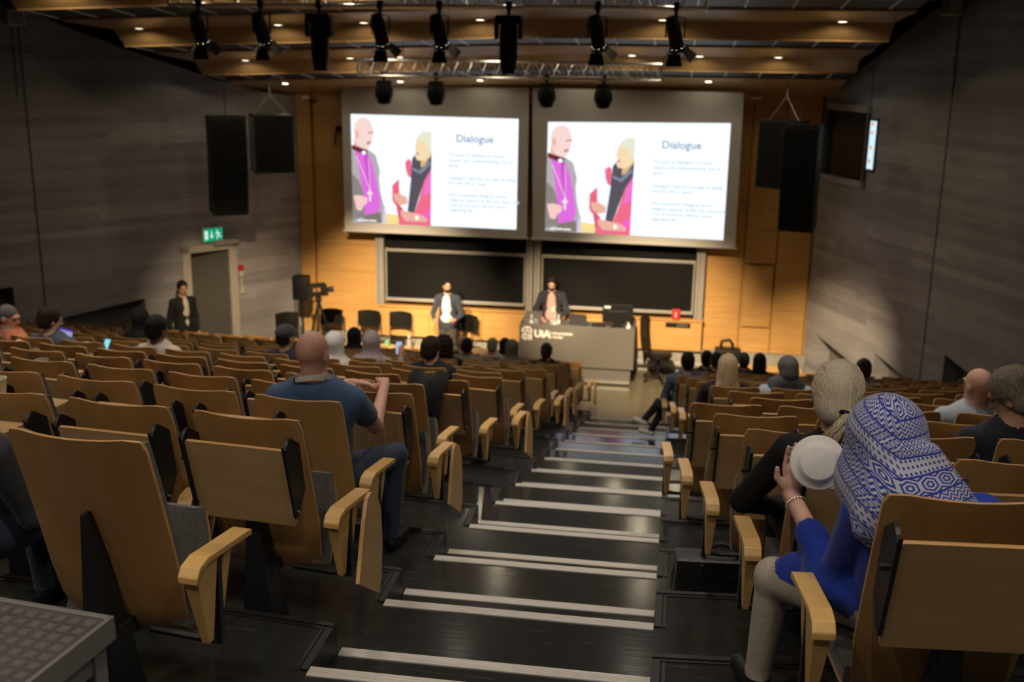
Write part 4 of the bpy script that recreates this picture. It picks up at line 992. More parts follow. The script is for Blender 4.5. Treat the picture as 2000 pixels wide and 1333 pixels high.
def standing(h=1.78,sw=.20,b=1.,turn=0.,nod=-.05,J=None):
    J=J or {}; sw-=.028; s=h/1.78; hc=np.array(J.get('head',(0,.02,h-.118)),float); Rh=head_frame(turn,nod)
    P=[El((0,0,.93*s),(.165*b,.12*b,.12),BT,.05),El((0,0,1.0*s),(.178*b,.125*b,.15),TP,.04),El((0,.005,1.14*s),(.155*b,.115*b,.16),TP,.06),El((0,0,1.34*s),(.175*b,.12*b,.17),TP,.06)]
    nb=np.array((0,-.01,h-.275))
    for q in (-1,1):
        sh=np.array((q*sw,-.01,h-.365)); el=np.array(J.get('el%d'%q,(q*(sw+.06),-.02,1.14*s)),float); wr=np.array(J.get('wr%d'%q,(q*(sw+.05),.07,.89*s)),float)
        P+=[Cp(nb+np.array((q*.03,0,-.05)),sh,.062,.064*b,TP,.05),Cp(sh,el,.062*b,.050,TP,.03),Cp(el,wr,.050,.037,TP,.02)]+hand(wr,J.get('hd%d'%q,wr-el),J.get('hn%d'%q,(q,0,.1)),J.get('thumb%d'%q,q),SK,J.get('curl%d'%q,.35))
        P+=[Cp((q*.085,0,.93*s),(q*.10,.02,.50*s),.09*b,.065,BT,.03),Cp((q*.10,.02,.50*s),(q*.11,-.01,.10),.062,.048,BT,.02),Cp((q*.11,-.03,.045),(q*.13,.16,.035),.042,.035,SH,.02)]
    P.append(Cp(nb,hc+Rh@np.array((0,-.02,-.05)),.06,.055,SK,.03)); P+=head_prims(hc,Rh)
    return P,hc,Rh
# ---- hair, scarves and caps in head coordinates
def E0(c,r,k=.02,op='+',m=0): return ('E',np.array(c,float),np.array(r,float),None,None,m,k,op)
def hair_style(kind):
    face=E0((0,.118,-.040),(.088,.085,.118),.02,'-'); nape=E0((0,-.02,-.165),(.16,.16,.085),.02,'-')
    cap_=E0((0,-.016,.032),(.086,.109,.101)); 
    if kind=='short': return [cap_,E0((0,-.05,-.02),(.080,.075,.075)),face,E0((0,.02,-.16),(.16,.18,.085),.02,'-')]
    if kind=='short_full': return [E0((0,-.014,.04),(.092,.114,.105)),E0((0,-.045,-.02),(.088,.085,.085)),face,nape]
    if kind=='crop': return [E0((0,-.015,.030),(.0795,.102,.094)),E0((0,-.04,-.02),(.077,.075,.07)),E0((0,.11,-.03),(.085,.075,.095),.02,'-'),E0((0,.03,-.15),(.16,.18,.085),.02,'-')]
    if kind=='bob': return [E0((0,-.014,.034),(.092,.114,.105)),E0((0,-.03,-.07),(.100,.090,.115),.04),E0((0,.13,-.07),(.075,.085,.14),.02,'-')]
    if kind=='long': return [E0((0,-.014,.034),(.092,.114,.105)),E0((0,-.04,-.09),(.105,.085,.14),.04),E0((0,-.075,-.22),(.125,.060,.13),.05),E0((0,.14,-.10),(.078,.085,.2),.02,'-')]
    if kind=='curly': return [E0((0,-.014,.034),(.105,.122,.112)),E0((0,-.03,-.08),(.125,.10,.12),.05)]+[E0((.11*math.cos(a)*math.sin(b_),-.02+.11*math.sin(a)*math.sin(b_)*.9,.02+.11*math.cos(b_)),(.03,.03,.03),.02) for a in np.arange(-3.0,.2,.55) for b_ in (.5,1.0,1.5,2.0,2.4)]+[E0((0,.14,-.09),(.075,.085,.14),.02,'-')]
    if kind=='pony': return [cap_,E0((0,-.04,-.02),(.080,.078,.075)),face,nape,Cp((0,-.10,.03),(0,-.135,.02),.03,.026,0,.02),Cp((0,-.135,.02),(.0,-.15,-.13),.030,.036,0,.02),Cp((0,-.15,-.13),(0,-.13,-.26),.036,.015,0,.02)]
    if kind=='bun': return [cap_,E0((0,-.04,-.02),(.082,.080,.08)),face,nape,E0((0,-.085,.09),(.055,.05,.045),.02)]
    if kind=='lowpony': return [E0((0,-.016,.032),(.090,.112,.105)),E0((0,-.045,-.03),(.086,.080,.085)),face,E0((0,.01,-.18),(.16,.16,.085),.02,'-')]
    if kind=='hijab': return [E0((0,-.012,.026),(.100,.118,.115)),E0((0,-.005,-.09),(.098,.100,.10),.05),E0((0,-.03,-.19),(.155,.12,.075),.06),E0((0,.05,-.20),(.12,.09,.075),.05),E0((0,.135,-.028),(.060,.075,.082),.02,'-')]
    if kind=='cap': return [E0((0,-.010,.052),(.094,.116,.088)),Cp((0,.06,.035),(0,.13,.02),.05,.035,0,.03),E0((0,.03,-.06),(.2,.2,.085),.01,'-')]
    if kind=='beard': return [E0((0,.045,-.075),(.057,.062,.052)),E0((0,.105,-.055),(.032,.012,.006),.01,'-'),E0((0,.03,.02),(.10,.10,.06),.02,'-'),E0((0,-.05,-.05),(.1,.06,.1),.02,'-')]
    if kind=='fringe': return [E0((0,-.03,-.01),(.080,.088,.06)),E0((0,.03,.075),(.12,.16,.075),.02,'-'),E0((0,.11,-.03),(.09,.085,.1),.02,'-'),E0((0,.0,-.13),(.16,.16,.08),.02,'-')]
HM={}
def hair_mesh(kind,matn,h=.007):
    key=(kind,matn,h)
    if key not in HM: HM[key]=sdf_mesh(kind if kind in ('beard','hijab','cap') else 'hair',hair_style(kind),h,[matn])
    return HM[key]
def skin(n,c): 
    mat('skin_'+n,c,.55,noise=((40,40,40),.35,.7,tuple(x*.9 for x in c))); M['skin_'+n].node_tree.nodes['Principled BSDF'].inputs['Subsurface Weight'].default_value=.08; return 'skin_'+n
skin('fair',(.70,.42,.32)); skin('pink',(.68,.37,.27)); skin('tan',(.50,.28,.17)); skin('brown',(.22,.105,.06))
mat('lip',(.36,.12,.10),.5); mat('eye',(.05,.035,.03),.2)
def cloth(n,c,r=.85): mat('cloth_'+n,c,r,noise=((120,120,120),.35,.7,tuple(x*.82 for x in c)),bump=((14,14,9),.25),sheen=0. if max(c)<.02 else .12); return 'cloth_'+n
for n,c in dict(black=(.0045,.0045,.005),navy=(.016,.020,.036),blue_t=(.055,.115,.235),jeans=(.03,.048,.085),royal=(.010,.045,.40),beige=(.46,.40,.32),coral=(.66,.20,.10),cream=(.58,.52,.44),white=(.68,.68,.66),mauve=(.36,.30,.31),grey=(.10,.105,.115),slate=(.075,.09,.135),bluesuit=(.10,.135,.22),blazer=(.022,.030,.052),lightblue=(.46,.54,.62),pinkshirt=(.68,.36,.32),charcoal=(.035,.036,.04),taupe=(.15,.12,.10),greygreen=(.20,.22,.20)).items(): cloth(n,c)
def hairm(n,c,c2): mat('hair_'+n,c,.5,noise=((90,90,7),.3,.7,c2),bump=((140,140,8),.6),spec=.2); return 'hair_'+n
hairm('black',(.005,.0045,.0045),(.012,.010,.009)); hairm('dark',(.014,.008,.0055),(.035,.020,.013)); hairm('blonde',(.50,.36,.20),(.66,.52,.33)); hairm('ash',(.72,.60,.41),(.88,.79,.62)); hairm('grey',(.10,.095,.09),(.20,.19,.18)); hairm('greyblond',(.22,.18,.13),(.42,.37,.29))
mat('strap_white',(.72,.70,.68),.6); mat('shoe_black',(.01,.01,.01),.5); mat('shoe_white',(.72,.70,.66),.6)
def person(label,loc,rz,built,slots,hair=(),group='people seated in the rows',h=.0115,extra=None,name='person'):
    P,hc,Rh=built
    t=thing(name,label,'person',loc,rz,group)
    sl=list(slots)+['lip','eye']; sl=[slots[0],slots[1],slots[2],slots[3],'lip','eye']+list(slots[4:])
    link('body',sdf_mesh('body',P,h,sl),t)
    e=Matrix(Rh.tolist()).to_euler('XYZ')
    for kind,m in hair:
        o=link({'hijab':'headscarf','cap':'flat_cap','beard':'beard'}.get(kind,'hair'),hair_mesh(kind,m,.007 if h>.008 else .0045),t,tuple(hc)); o.rotation_euler=e
    return t
def seat_loc(S,k,n,dx=0.,dy=0.):
    (x,y,z),rz=seat_pos(-1 if S=='L' else 1,k,n); return (x+dx,y+dy,z),rz
GR='people seated in the rows'
# far and middle audience
def H_(S,k,n,label,sk,top,bot,shoe,hair,hh=None,**kw):
    vox=kw.pop('h',.0115)
    if hh: kw['hs']=hh
    dx=kw.pop('dx',0.); rz=kw.pop('rz',0.); hs=kw.pop('hs',1.28)
    loc,r0=seat_loc(S,k,n,dx)
    return person(label,loc,r0+rz,seated(h=hs,**kw),('skin_'+sk,'cloth_'+top,'cloth_'+bot,'shoe_'+shoe),hair,h=vox)
H_('L',8,8,'person in black headscarf near the low wall recess','tan','black','black','black',[('hijab','cloth_black')],hh=1.33,h=.0125)
H_('L',6,6,'person with black hair in white shirt, alone mid-row','brown','cream','black','black',[('short_full','hair_black')],dx=.11,h=.0125,turn=-.3,sw=.19)
H_('L',7,4,'man in flat cap and dark navy suit jacket','tan','navy','navy','black',[('cap','cloth_charcoal'),('crop','hair_black'),('beard','hair_black')],dx=.1,turn=-.35,sw=.215,b=1.05)
H_('L',7,3,'person in white headscarf and cream top behind the bald man','fair','cream','grey','black',[('hijab','cloth_white')],dx=.08,hh=1.25)
H_('L',8,3,'person in pale mauve headscarf holding up a phone','tan','mauve','grey','black',[('hijab','cloth_mauve')],dx=.09,J={'el1':(.28,.34,.74),'wr1':(.24,.50,.93),'hd1':(0,.1,1),'hn1':(0,-1,.2)})
H_('L',11,5,'person in black headscarf below the stacking chairs','tan','black','black','black',[('hijab','cloth_black')],h=.0125)
H_('L',12,5,'person with short blond hair beside the black headscarf','fair','grey','grey','black',[('short','hair_blonde')],h=.0125,dx=-.1)
H_('L',7,1,'man with short dark hair in black jacket','fair','black','black','black',[('short_full','hair_dark')],sw=.215,b=1.05,turn=-.25)
H_('L',10,2,'person with full dark curly hair','tan','black','black','black',[('curly','hair_dark')],h=.0125)
H_('L',11,2,'person with cropped black hair in grey-green shirt','brown','greygreen','black','black',[('crop','hair_black')],h=.0125)
H_('L',13,3,'bald man in dark jacket and white collar near the stage','fair','charcoal','black','black',[],h=.0125,dx=.1)
H_('L',13,2,'man with short greying hair and white collar near the stage','fair','cream','grey','black',[('short','hair_greyblond')],h=.0125,dx=.05)
H_('L',14,2,'person in black headscarf in the front row','tan','black','black','black',[('hijab','cloth_black')],h=.0125)
H_('L',12,1,'person in taupe headscarf near the lectern desk','tan','grey','grey','black',[('hijab','cloth_taupe')],h=.0125,dx=-.08)
H_('L',12,0,'woman with dark ponytail in front of the lectern desk','tan','black','black','black',[('pony','hair_dark')],h=.0125,dx=-.12)
H_('R',13,0,'person with black hair and black top in front row group','tan','black','black','black',[('short_full','hair_black')],h=.0125)
H_('R',12,0,'person with dark hair half hidden by the long-haired blonde','tan','black','black','black',[('short','hair_dark')],h=.0125)
H_('R',7,0,'woman with long loose blonde hair in black top','fair','black','black','black',[('long','hair_blonde')],dx=-.05)
H_('R',13,1,'person with small dark head low in the front rows','brown','black','black','black',[('short','hair_black')],h=.0125)
H_('R',12,1,'person with chin-length dark brown bob','fair','black','black','black',[('bob','hair_dark')],h=.0125,dx=.05)
H_('R',7,1,'man with grey hair, dark vest and pale blue sleeves','pink','lightblue','grey','black',[('short_full','hair_grey')],turn=.35,sw=.215,b=1.08,dx=-.05)
H_('R',9,3,'person with dark hair in a bun by the concrete wall','fair','greygreen','black','black',[('bun','hair_dark')],h=.0125,dx=.08)
H_('R',4,3,'bald man with glasses in pale blue shirt','pink','lightblue','grey','black',[],h=.0085,turn=.38,sw=.215,b=1.05,dx=-.04)
H_('R',2,2,'person with short grey-blonde hair and glasses looking down','pink','navy','black','black',[],h=.0085,turn=.9,nod=-.45,fwd=.05,dx=-.08)
H_('L',6,8,'man with dark hair in navy hoodie working on a laptop','fair','slate','jeans','black',[('short_full','hair_dark'),('beard','hair_dark')],h=.0095,turn=-.55,nod=-.25,sw=.21,b=1.05,dx=.05,J={'el1':(.30,.42,.76),'wr1':(.50,.66,.80),'wr-1':(-.02,.62,.80)})
H_('L',6,9,'man with shaved head in coral shirt leaning to his neighbour','pink','coral','jeans','black',[('crop','hair_grey')],h=.0095,turn=-1.1,nod=-.3,sw=.21,b=1.05,dx=.07,rz=-.30,J={'el1':(.30,.30,.84),'wr1':(.34,.12,1.0),'hd1':(.6,-.5,.1)})
# blue-suited listener with legs out in the aisle
loc,r0=seat_loc('R',10,0,-.05)
person('man in blue suit and white trainers, legs stretched into aisle',loc,r0+.15,seated(h=1.28,sw=.21,turn=-.1,J={'kn-1':(-.24,.64,.50),'an-1':(-.36,.86,.22),'ft-1':(-.48,.95,.18),'kn1':(-.10,.72,.52),'an1':(-.28,.80,.10),'ft1':(-.41,.88,.05)}),('skin_tan','cloth_bluesuit','cloth_navy','shoe_white'),[('short','hair_black')],h=.0115)
# knitter at the edge of the rows: only jeans show
loc,r0=seat_loc('L',0,1,-.1); person('person in dark top and jeans behind the ball of yarn',loc,r0,seated(h=1.2,J={'head':(-.1,.3,1.08)}),('skin_fair','cloth_charcoal','cloth_jeans','shoe_black'),[('short','hair_dark')],h=.0105)
# ---- bald man in the blue T-shirt
loc,r0=seat_loc('L',2,0)
Jb={'head':(.0,.225,1.212),'neckb':(.0,.215,1.083),'sh1':(.185,.28,.965),'sh-1':(-.195,.23,.965),'el1':(.20,.57,.735),'wr1':(.135,.93,.845),'hd1':(-.25,.55,.10),'hn1':(0,.1,1),
    'el-1':(-.16,.55,.76),'wr-1':(-.06,.86,.865),'hd-1':(1,.35,.05),'hn-1':(0,.1,1),'kn1':(.285,.66,.545),'an1':(.27,.62,.10),'ft1':(.29,.76,.04),'curl1':.5,'curl-1':.4,'thumb1':-1,'thumb-1':1}
bald=person('bald man in blue T-shirt resting his arms on the next seat',loc,r0+.05,seated(h=1.33,sw=.225,b=1.10,turn=-.08,nod=-.1,short=True,J=Jb),('skin_pink','cloth_blue_t','cloth_jeans','shoe_black'),[],h=.0068)
lan=[(.092*math.cos(a),.215-.092*math.sin(a),1.085+.030*math.sin(a)+.018*math.cos(a)) for a in np.linspace(-.5,math.pi+.5,20)]
def band(pts,w,th,m):
    mb=MB(); vs=[]; fs=[]
    for p in pts:
        v=Vector(p); o=Vector((v.x,v.y-.215,0)).normalized(); vs+=[v+o*th+Vector((0,0,w/2)),v+o*th-Vector((0,0,w/2)),v-Vector((0,0,w/2)),v+Vector((0,0,w/2))]
    for i in range(len(pts)-1):
        for j in range(4): fs.append((4*i+j,4*i+(j+1)%4,4*i+4+(j+1)%4,4*i+4+j))
    fs+=[(3,2,1,0),(len(vs)-4,len(vs)-3,len(vs)-2,len(vs)-1)]
    return mb.add(vs,fs,m)
ly=band(lan,.024,.004,'strap_white').build('lanyard',bald); band(lan[13:15],.026,.006,'plastic_black').build('lanyard_clip',ly)
# ---- woman with blonde ponytail
loc,r0=seat_loc('R',1,0)
Jp={'head':(-.04,.27,1.19),'neckb':(-.02,.235,1.02),'sh-1':(-.20,.26,.965),'sh1':(.18,.24,.965),'el-1':(-.335,.42,.69),'wr-1':(-.16,.56,.60),'el1':(.26,.36,.70)}
bp=person('woman with ash-blonde ponytail in black long-sleeved top',loc,r0,seated(h=1.305,sw=.195,turn=-.12,nod=-.12,J=Jp),('skin_fair','cloth_black','cloth_black','shoe_black'),[('lowpony','hair_ash')],h=.0072)
def strands(parent,hc,Rh,paths,m,r,nm='hair_strands'):
    mb=MB()
    for pts in paths: mb.tube([tuple(hc+Rh@np.array(p)) for p in pts],[r]*(len(pts)-1)+[r*.5],m,4,cap=False)
    o=mb.build(nm,parent,smooth=True,sharp=180); tag(o,kind='stuff'); return o
rng=np.random.RandomState(3)
def ell_pt(p,r=(.092,.114,.108),c=(0,-.016,.032)):
    p=np.array(p)-np.array(c); q=p/np.array(r); return np.array(c)+p/np.linalg.norm(q)
hc=np.array(Jp['head']); Rh=head_frame(-.12,-.12); tie=np.array((.03,-.118,-.045)); paths=[]
for i in range(420):
    a=rng.uniform(-.1,math.pi+.1); el=rng.uniform(-.5,1.1); st=np.array((.1*math.cos(a)*math.cos(el)*1.2,.10*math.sin(a)*math.cos(el)-.02,.09*math.sin(el)+.04))
    if rng.rand()<.35: st=np.array((rng.choice([-1,1])*.085,rng.uniform(-.08,.06),rng.uniform(-.035,.05)))
    s0=ell_pt(st); pts=[]
    for t in np.linspace(0,1,9):
        p=s0*(1-t)+tie*t; p=ell_pt(p) if t<.9 else tie; b=ell_pt(p)*(1-t**4)+tie*t**4 if t<1 else tie; pts.append(b+rng.normal(0,.0012,3)*(1-t)+(b-np.array((0,-.016,.032)))*.012*(1-t))
    paths.append(pts)
for i in range(150):
    off=rng.normal(0,.011,3); end=np.array((-.035+rng.normal(0,.014),-.125+rng.normal(0,.012),-.045-rng.uniform(.10,.15))); paths.append([tie+off*.5,tie+off+np.array((-.006,-.028,-.02)),(tie+end)/2+off+np.array((0,-.022,0)),end+off])
strands(bp,hc,Rh,paths,'hair_ash',.0016)
tp_=[hc+Rh@(tie+np.array(p)) for p in ((-.03,.004,.006),(-.015,-.012,.004),(.015,-.014,-.002),(.032,.0,-.006))]
MB().tube([tuple(p) for p in tp_],.010,'plastic_black',8).build('hair_clip',bp,smooth=True)
MB().tube([(-.06,.165,1.035),(.0,.158,1.02),(.06,.165,1.035)],.007,'strap_white',6).build('lanyard',bp)
# ---- woman in the patterned blue headscarf with the paper plate
def scarf_nodes():
    m=bpy.data.materials.new('scarf_print'); m.use_nodes=True; nt=m.node_tree; b=nt.nodes['Principled BSDF']; b.inputs['Roughness'].default_value=.85; b.inputs['Sheen Weight'].default_value=.2
    N=nt.nodes.new; L=nt.links.new
    uv=N('ShaderNodeUVMap'); sp_=N('ShaderNodeSeparateXYZ'); L(uv.outputs[0],sp_.inputs[0])
    def m_(op,a,b_=None):
        n=N('ShaderNodeMath'); n.operation=op
        for i,x in enumerate((a,b_)):
            if x is None: continue
            if isinstance(x,(int,float)): n.inputs[i].default_value=x
            else: L(x,n.inputs[i])
        return n.outputs[0]
    u,v=sp_.outputs[0],sp_.outputs[1]
    band_=m_('MULTIPLY',v,24.); bi=m_('FLOOR',band_); bf=m_('FRACT',band_)
    def cell(nu,nv):
        a=m_('ABSOLUTE',m_('SUBTRACT',m_('FRACT',m_('MULTIPLY',u,nu)),.5)); c=m_('ABSOLUTE',m_('SUBTRACT',m_('FRACT',m_('MULTIPLY',v,nv)),.5)); return a,c
    a,c=cell(48.,48.); dia=m_('FRACT',m_('MULTIPLY',m_('ADD',a,c),2.6)); A=m_('GREATER_THAN',dia,.5)
    a2,c2=cell(52.,72.); Bz=m_('GREATER_THAN',m_('FRACT',m_('ADD',m_('MULTIPLY',v,96.),m_('MULTIPLY',a2,2.))),.52)
    a3,c3=cell(96.,72.); dots=m_('LESS_THAN',m_('ADD',m_('MULTIPLY',a3,a3),m_('MULTIPLY',c3,c3)),.07)
    a4,c4=cell(24.,24.); big=m_('GREATER_THAN',m_('FRACT',m_('MULTIPLY',m_('MAXIMUM',a4,m_('ADD',m_('MULTIPLY',a4,.5),c4)),5.)),.48)
    sel=m_('MODULO',bi,4.)
    def is_(k): return m_('COMPARE',sel,float(k))
    tot=None
    for k,pat in enumerate((A,Bz,big,dots)):
        n=N('ShaderNodeMath'); n.operation='COMPARE'; L(sel,n.inputs[0]); n.inputs[1].default_value=float(k); n.inputs[2].default_value=.25
        t=m_('MULTIPLY',n.outputs[0],pat); tot=t if tot is None else m_('ADD',tot,t)
    edge=m_('GREATER_THAN',m_('ABSOLUTE',m_('SUBTRACT',bf,.5)),.44); tot=m_('MAXIMUM',tot,edge)
    mx=N('ShaderNodeMix'); mx.data_type='RGBA'; mx.inputs[6].default_value=(.50,.51,.60,1); mx.inputs[7].default_value=(.018,.04,.33,1); L(tot,mx.inputs[0]); L(mx.outputs[2],b.inputs['Base Color']); M['scarf_print']=m
scarf_nodes()
loc,r0=seat_loc('R',0,0)
Jh={'head':(-.155,.295,1.09),'neckb':(-.11,.21,.965),'chest':(-.07,.22,.80),'pelvis':(-.03,.31,.56),'sh-1':(-.215,.235,.90),'sh1':(.10,.19,.92),'shz':.92,'el-1':(-.235,.40,.60),'wr-1':(-.33,.69,.765),'hd-1':(.10,.12,.9),'hn-1':(.15,1,-.1),'thumb-1':1,'curl-1':.22,
    'el1':(.17,.38,.66),'wr1':(.0,.60,.66),'kn-1':(-.365,.66,.475),'an-1':(-.385,.70,.10),'ft-1':(-.43,.83,.045),'kn1':(-.13,.72,.50)}
bl=seated(h=1.22,sw=.17,b=.98,turn=-.25,nod=-.45,tilt=-.12,J=Jh)
# bare forearm below the turned-up sleeve, trousers under a long blouse
P=bl[0]; el=np.array(Jh['el-1']); wr=np.array(Jh['wr-1']); cut=el+(wr-el)*.45
P=[p for p in P if not (p[0]=='C' and p[5]==TP and np.allclose(p[1],el))]
P+=[Cp(el,cut,.052,.050,TP,.02),Cp(cut-(wr-el)*.02,cut+(wr-el)*.06,.051,.050,TP,.006),Cp(el,wr,.036,.026,SK,.006),El((-.12,.42,.60),(.20,.17,.095),TP,.04),Cp((-.20,.45,.60),(-.31,.60,.53),.085,.06,TP,.03)]
hw=person('woman in blue blouse and patterned headscarf holding a paper plate',loc,r0,(P,bl[1],bl[2]),('skin_fair','cloth_royal','cloth_beige','shoe_black'),[],h=.0062)
hc,Rh=bl[1],bl[2]
def hl(p): return hc+Rh@np.array(p)
sc=[('E',hl((0,-.012,.028)),np.array((.112,.124,.112)),('M',Rh),None,0,.02,'+'),El(hc+np.array((.02,-.06,-.08)),(.115,.105,.12),0,.05),El(hc+np.array((.055,-.10,-.155)),(.165,.125,.125),0,.06),El(hc+np.array((.10,-.09,-.22)),(.17,.13,.09),0,.06),
    El(hc+np.array((-.045,.02,-.12)),(.085,.10,.11),0,.05),Cp(hc+np.array((-.05,-.03,-.12)),hc+np.array((-.055,-.05,-.225)),.06,.035,0,.04),
    ('E',hl((0,.14,-.028)),np.array((.060,.075,.082)),('M',Rh),None,0,.02,'-')]
# folds
for k in range(7):
    a=-.9+.33*k; p0=hc+np.array((.09*math.sin(a)+.02,-.11,.02)); p1=hc+np.array((.22*math.sin(a+.25)+.05,-.17+.03*abs(a),-.21)); sc.append(Cp(p0,p1,.012,.022,0,.03))
def uvs(V):
    d=V-hc; ang=np.arctan2(d[:,0]-.02,-(d[:,1]-.05)); r=np.hypot(d[:,0],d[:,1]); u=ang*.16; v=d[:,2]*.9-.35*np.abs(d[:,0])+.25*u
    return np.stack([u+.35*d[:,2],v+.5],1)
link('headscarf',sdf_mesh('headscarf',sc,.0055,['scarf_print'],uvf=uvs),hw)
pin=hc+np.array((.035,-.215,-.10)); MB().lathe([(0,-.006),(.006,0),(0,.006)],'alu',10,T=TR(*pin)).build('scarf_pin',hw,smooth=True)
wq=np.array(Jh['wr-1']); dq=U(wq-el); 
an_=U(np.cross(dq,(0,0,1))); bn_=np.cross(dq,an_); ctr=wq-dq*.045
for j in range(22):
    t=2*math.pi*j/22; p=ctr+.0335*(math.cos(t)*an_+math.sin(t)*bn_); 
    if j==0: bd=MB()
    bd.lathe([(0,-.004),(.004,0),(0,.004)],'alu',6,T=TR(*p))
bd.build('bracelet',hw,smooth=True)
# the plate
R0=Matrix.Rotation(r0,3,'Z'); pc=Vector(loc)+R0@Vector((-.262,.632,.893))
nrm=(Vector((0,0,EYE))-pc).normalized(); nrm=(nrm+Vector((.06,0,-.05))).normalized()
pl_=MB().lathe([(0,.010),(.050,.010),(.056,.008),(.064,-.006),(.070,-.010),(.082,-.012),(.088,-.014),(.0885,-.016),(.082,-.0145),(.070,-.0125),(.062,-.009),(.054,.006),(.05,.0075),(0,.0075)],'paper_white',48).build('paper_plate',None,tuple(pc),smooth=True,sharp=60)
pl_.rotation_mode='QUATERNION'; pl_.rotation_quaternion=nrm.to_track_quat('Z','Y'); tag(pl_,'white round paper plate held up in one hand','plate')
# ---- grey-blonde hair strands on the reader
rd=[o for o in COL.objects if o.get('label','').startswith('person with short grey-blonde')][0]
hcr=np.array((0,.285,1.162)); Rr=head_frame(.9,-.45); paths=[]
for i in range(520):
    a=rng.uniform(-math.pi,math.pi); L=rng.uniform(.7,1.25) if math.sin(a)<.3 else rng.uniform(.5,.85); pts=[]
    for t in np.linspace(.05,1,7):
        th=t*L*1.65; p=np.array((math.cos(a)*math.sin(th)*.092,math.sin(a)*math.sin(th)*.112-.016,math.cos(th)*.105+.035)); p+= (p-np.array((0,-.016,.03)))*(.03+.05*t*rng.rand()); pts.append(p+rng.normal(0,.0015,3))
    paths.append(pts)
strands(rd,hcr,Rr,paths,'hair_greyblond',.0026); o=link('hair',hair_mesh('short_full','hair_greyblond',.006),rd,tuple(hcr)); o.rotation_euler=Matrix(Rr.tolist()).to_euler('XYZ')
mat('glasses_frame',(.05,.03,.02),.4); mat('glasses_lens',(.5,.5,.5),.1,trans=.9)
def glasses(t,hc,Rh):
    w=lambda p: tuple(hc+Rh@np.array(p)); mb=MB()
    for q in (-1,1):
        mb.tube([w((q*.033+.024*math.cos(a),.112,.008+.019*math.sin(a))) for a in np.linspace(0,2*math.pi,15)],.0022,'glasses_frame',5); mb.tube([w((q*.056,.11,.012)),w((q*.078,.06,.012)),w((q*.082,-.01,.008))],.002,'glasses_frame',5)
    mb.tube([w((-.009,.115,.012)),w((.009,.115,.012))],.002,'glasses_frame',5); mb.build('glasses',t)
glasses(rd,hcr,Rr)
bg=[o for o in COL.objects if o.get('label','').startswith('bald man with glasses')][0]; glasses(bg,np.array((0,.235,1.162)),head_frame(.38,-.08))
# ---- long blonde strands
lb=[o for o in COL.objects if o.get('label','').startswith('woman with long loose blonde')][0]; paths=[]
for i in range(260):
    a=rng.uniform(-2.6,-.5) ; pts=[]; L=rng.uniform(.85,1.1)
    for t in np.linspace(0,1,8):
        th=min(t*2.4,1.45); p=np.array((math.cos(a)*math.sin(th)*.098,math.sin(a)*math.sin(th)*.118-.014,math.cos(th)*.11+.034))
        if t>.6: p[2]-=(t-.6)*.85*L; p[0]*=1+.55*(t-.6); p[1]-=.03*(t-.6)
        pts.append(p+rng.normal(0,.002,3))
    paths.append(pts)
strands(lb,np.array((0,.235,1.162)),head_frame(0,-.08),paths,'hair_blonde',.003)
# ---- the vest of the grey-haired man, worn over the shirt
gv=[o for o in COL.objects if o.get('label','').startswith('man with grey hair, dark vest')][0]
link('vest',sdf_mesh('vest',[El((0,.255,.89),(.20,.145,.20),0,.05),El((0,.28,.70),(.185,.15,.16),0,.05),Cp((-.10,.235,1.02),(.10,.235,1.02),.075,.075,0,.04),Cp((-.04,.20,1.06),(.04,.20,1.06),.075,.075,0,.03)],.0115,['cloth_grey']),gv)
# ---- presenter, lecturer at the desk, steward at the door
def X_(p,m,c,r,k=.01): p.append(El(c,r,m,k))
pr=standing(h=1.80,sw=.205,turn=.35,J={'el1':(.27,.02,1.14),'wr1':(.20,.24,1.06),'el-1':(-.27,.02,1.14),'wr-1':(-.20,.24,1.08),'hd1':(-.3,.8,.2),'hd-1':(.3,.8,.2)})
X_(pr[0],6,(0,.09,1.30),(.085,.055,.22)); X_(pr[0],6,(0,.085,1.08),(.10,.055,.12))
person('bearded man in dark blue blazer and white shirt presenting',(-4.17,19.2,0),math.pi,pr,('skin_tan','cloth_blazer','cloth_charcoal','shoe_black','cloth_white'),[('short','hair_black'),('beard','hair_black')],group='speakers at the front',h=.0105)
ds=standing(h=1.82,sw=.215,b=1.08,nod=-.35,J={'head':(0,.07,1.70),'el1':(.30,.10,1.20),'wr1':(.17,.34,1.10),'el-1':(-.31,.08,1.18),'wr-1':(-.12,.32,1.09)})
X_(ds[0],6,(0,.10,1.32),(.085,.05,.22)); X_(ds[0],6,(0,.11,1.10),(.11,.06,.14)); ds[0].append(El((-.05,.15,1.22),(.035,.01,.06),7,.004))
person('bearded man in navy blazer and pink shirt standing at the desk',(-2.28,19.80,0),math.pi+.05,ds,('skin_fair','cloth_navy','cloth_charcoal','shoe_black','cloth_pinkshirt','cloth_white'),[('short_full','hair_dark'),('beard','hair_dark')],group='speakers at the front',h=.0105)
gu=standing(h=1.84,sw=.215,b=1.06,turn=-.2,J={'el1':(.28,-.03,1.16),'wr1':(.27,.05,.92)})
X_(gu[0],6,(.0,.095,1.36),(.06,.045,.20)); X_(gu[0],6,(0,.10,1.10),(.03,.04,.10)); gu[0].append(El((-.245,.0,1.36),(.022,.03,.02),7,.004))
mat('badge_red',(.5,.04,.03),.5)
person('steward in black suit and open white shirt beside the exit door',(-8.72,17.75,0),math.pi+.95,gu,('skin_tan','cloth_black','cloth_black','shoe_black','cloth_cream','badge_red'),[('short_full','hair_black')],group='people standing',h=.0105)
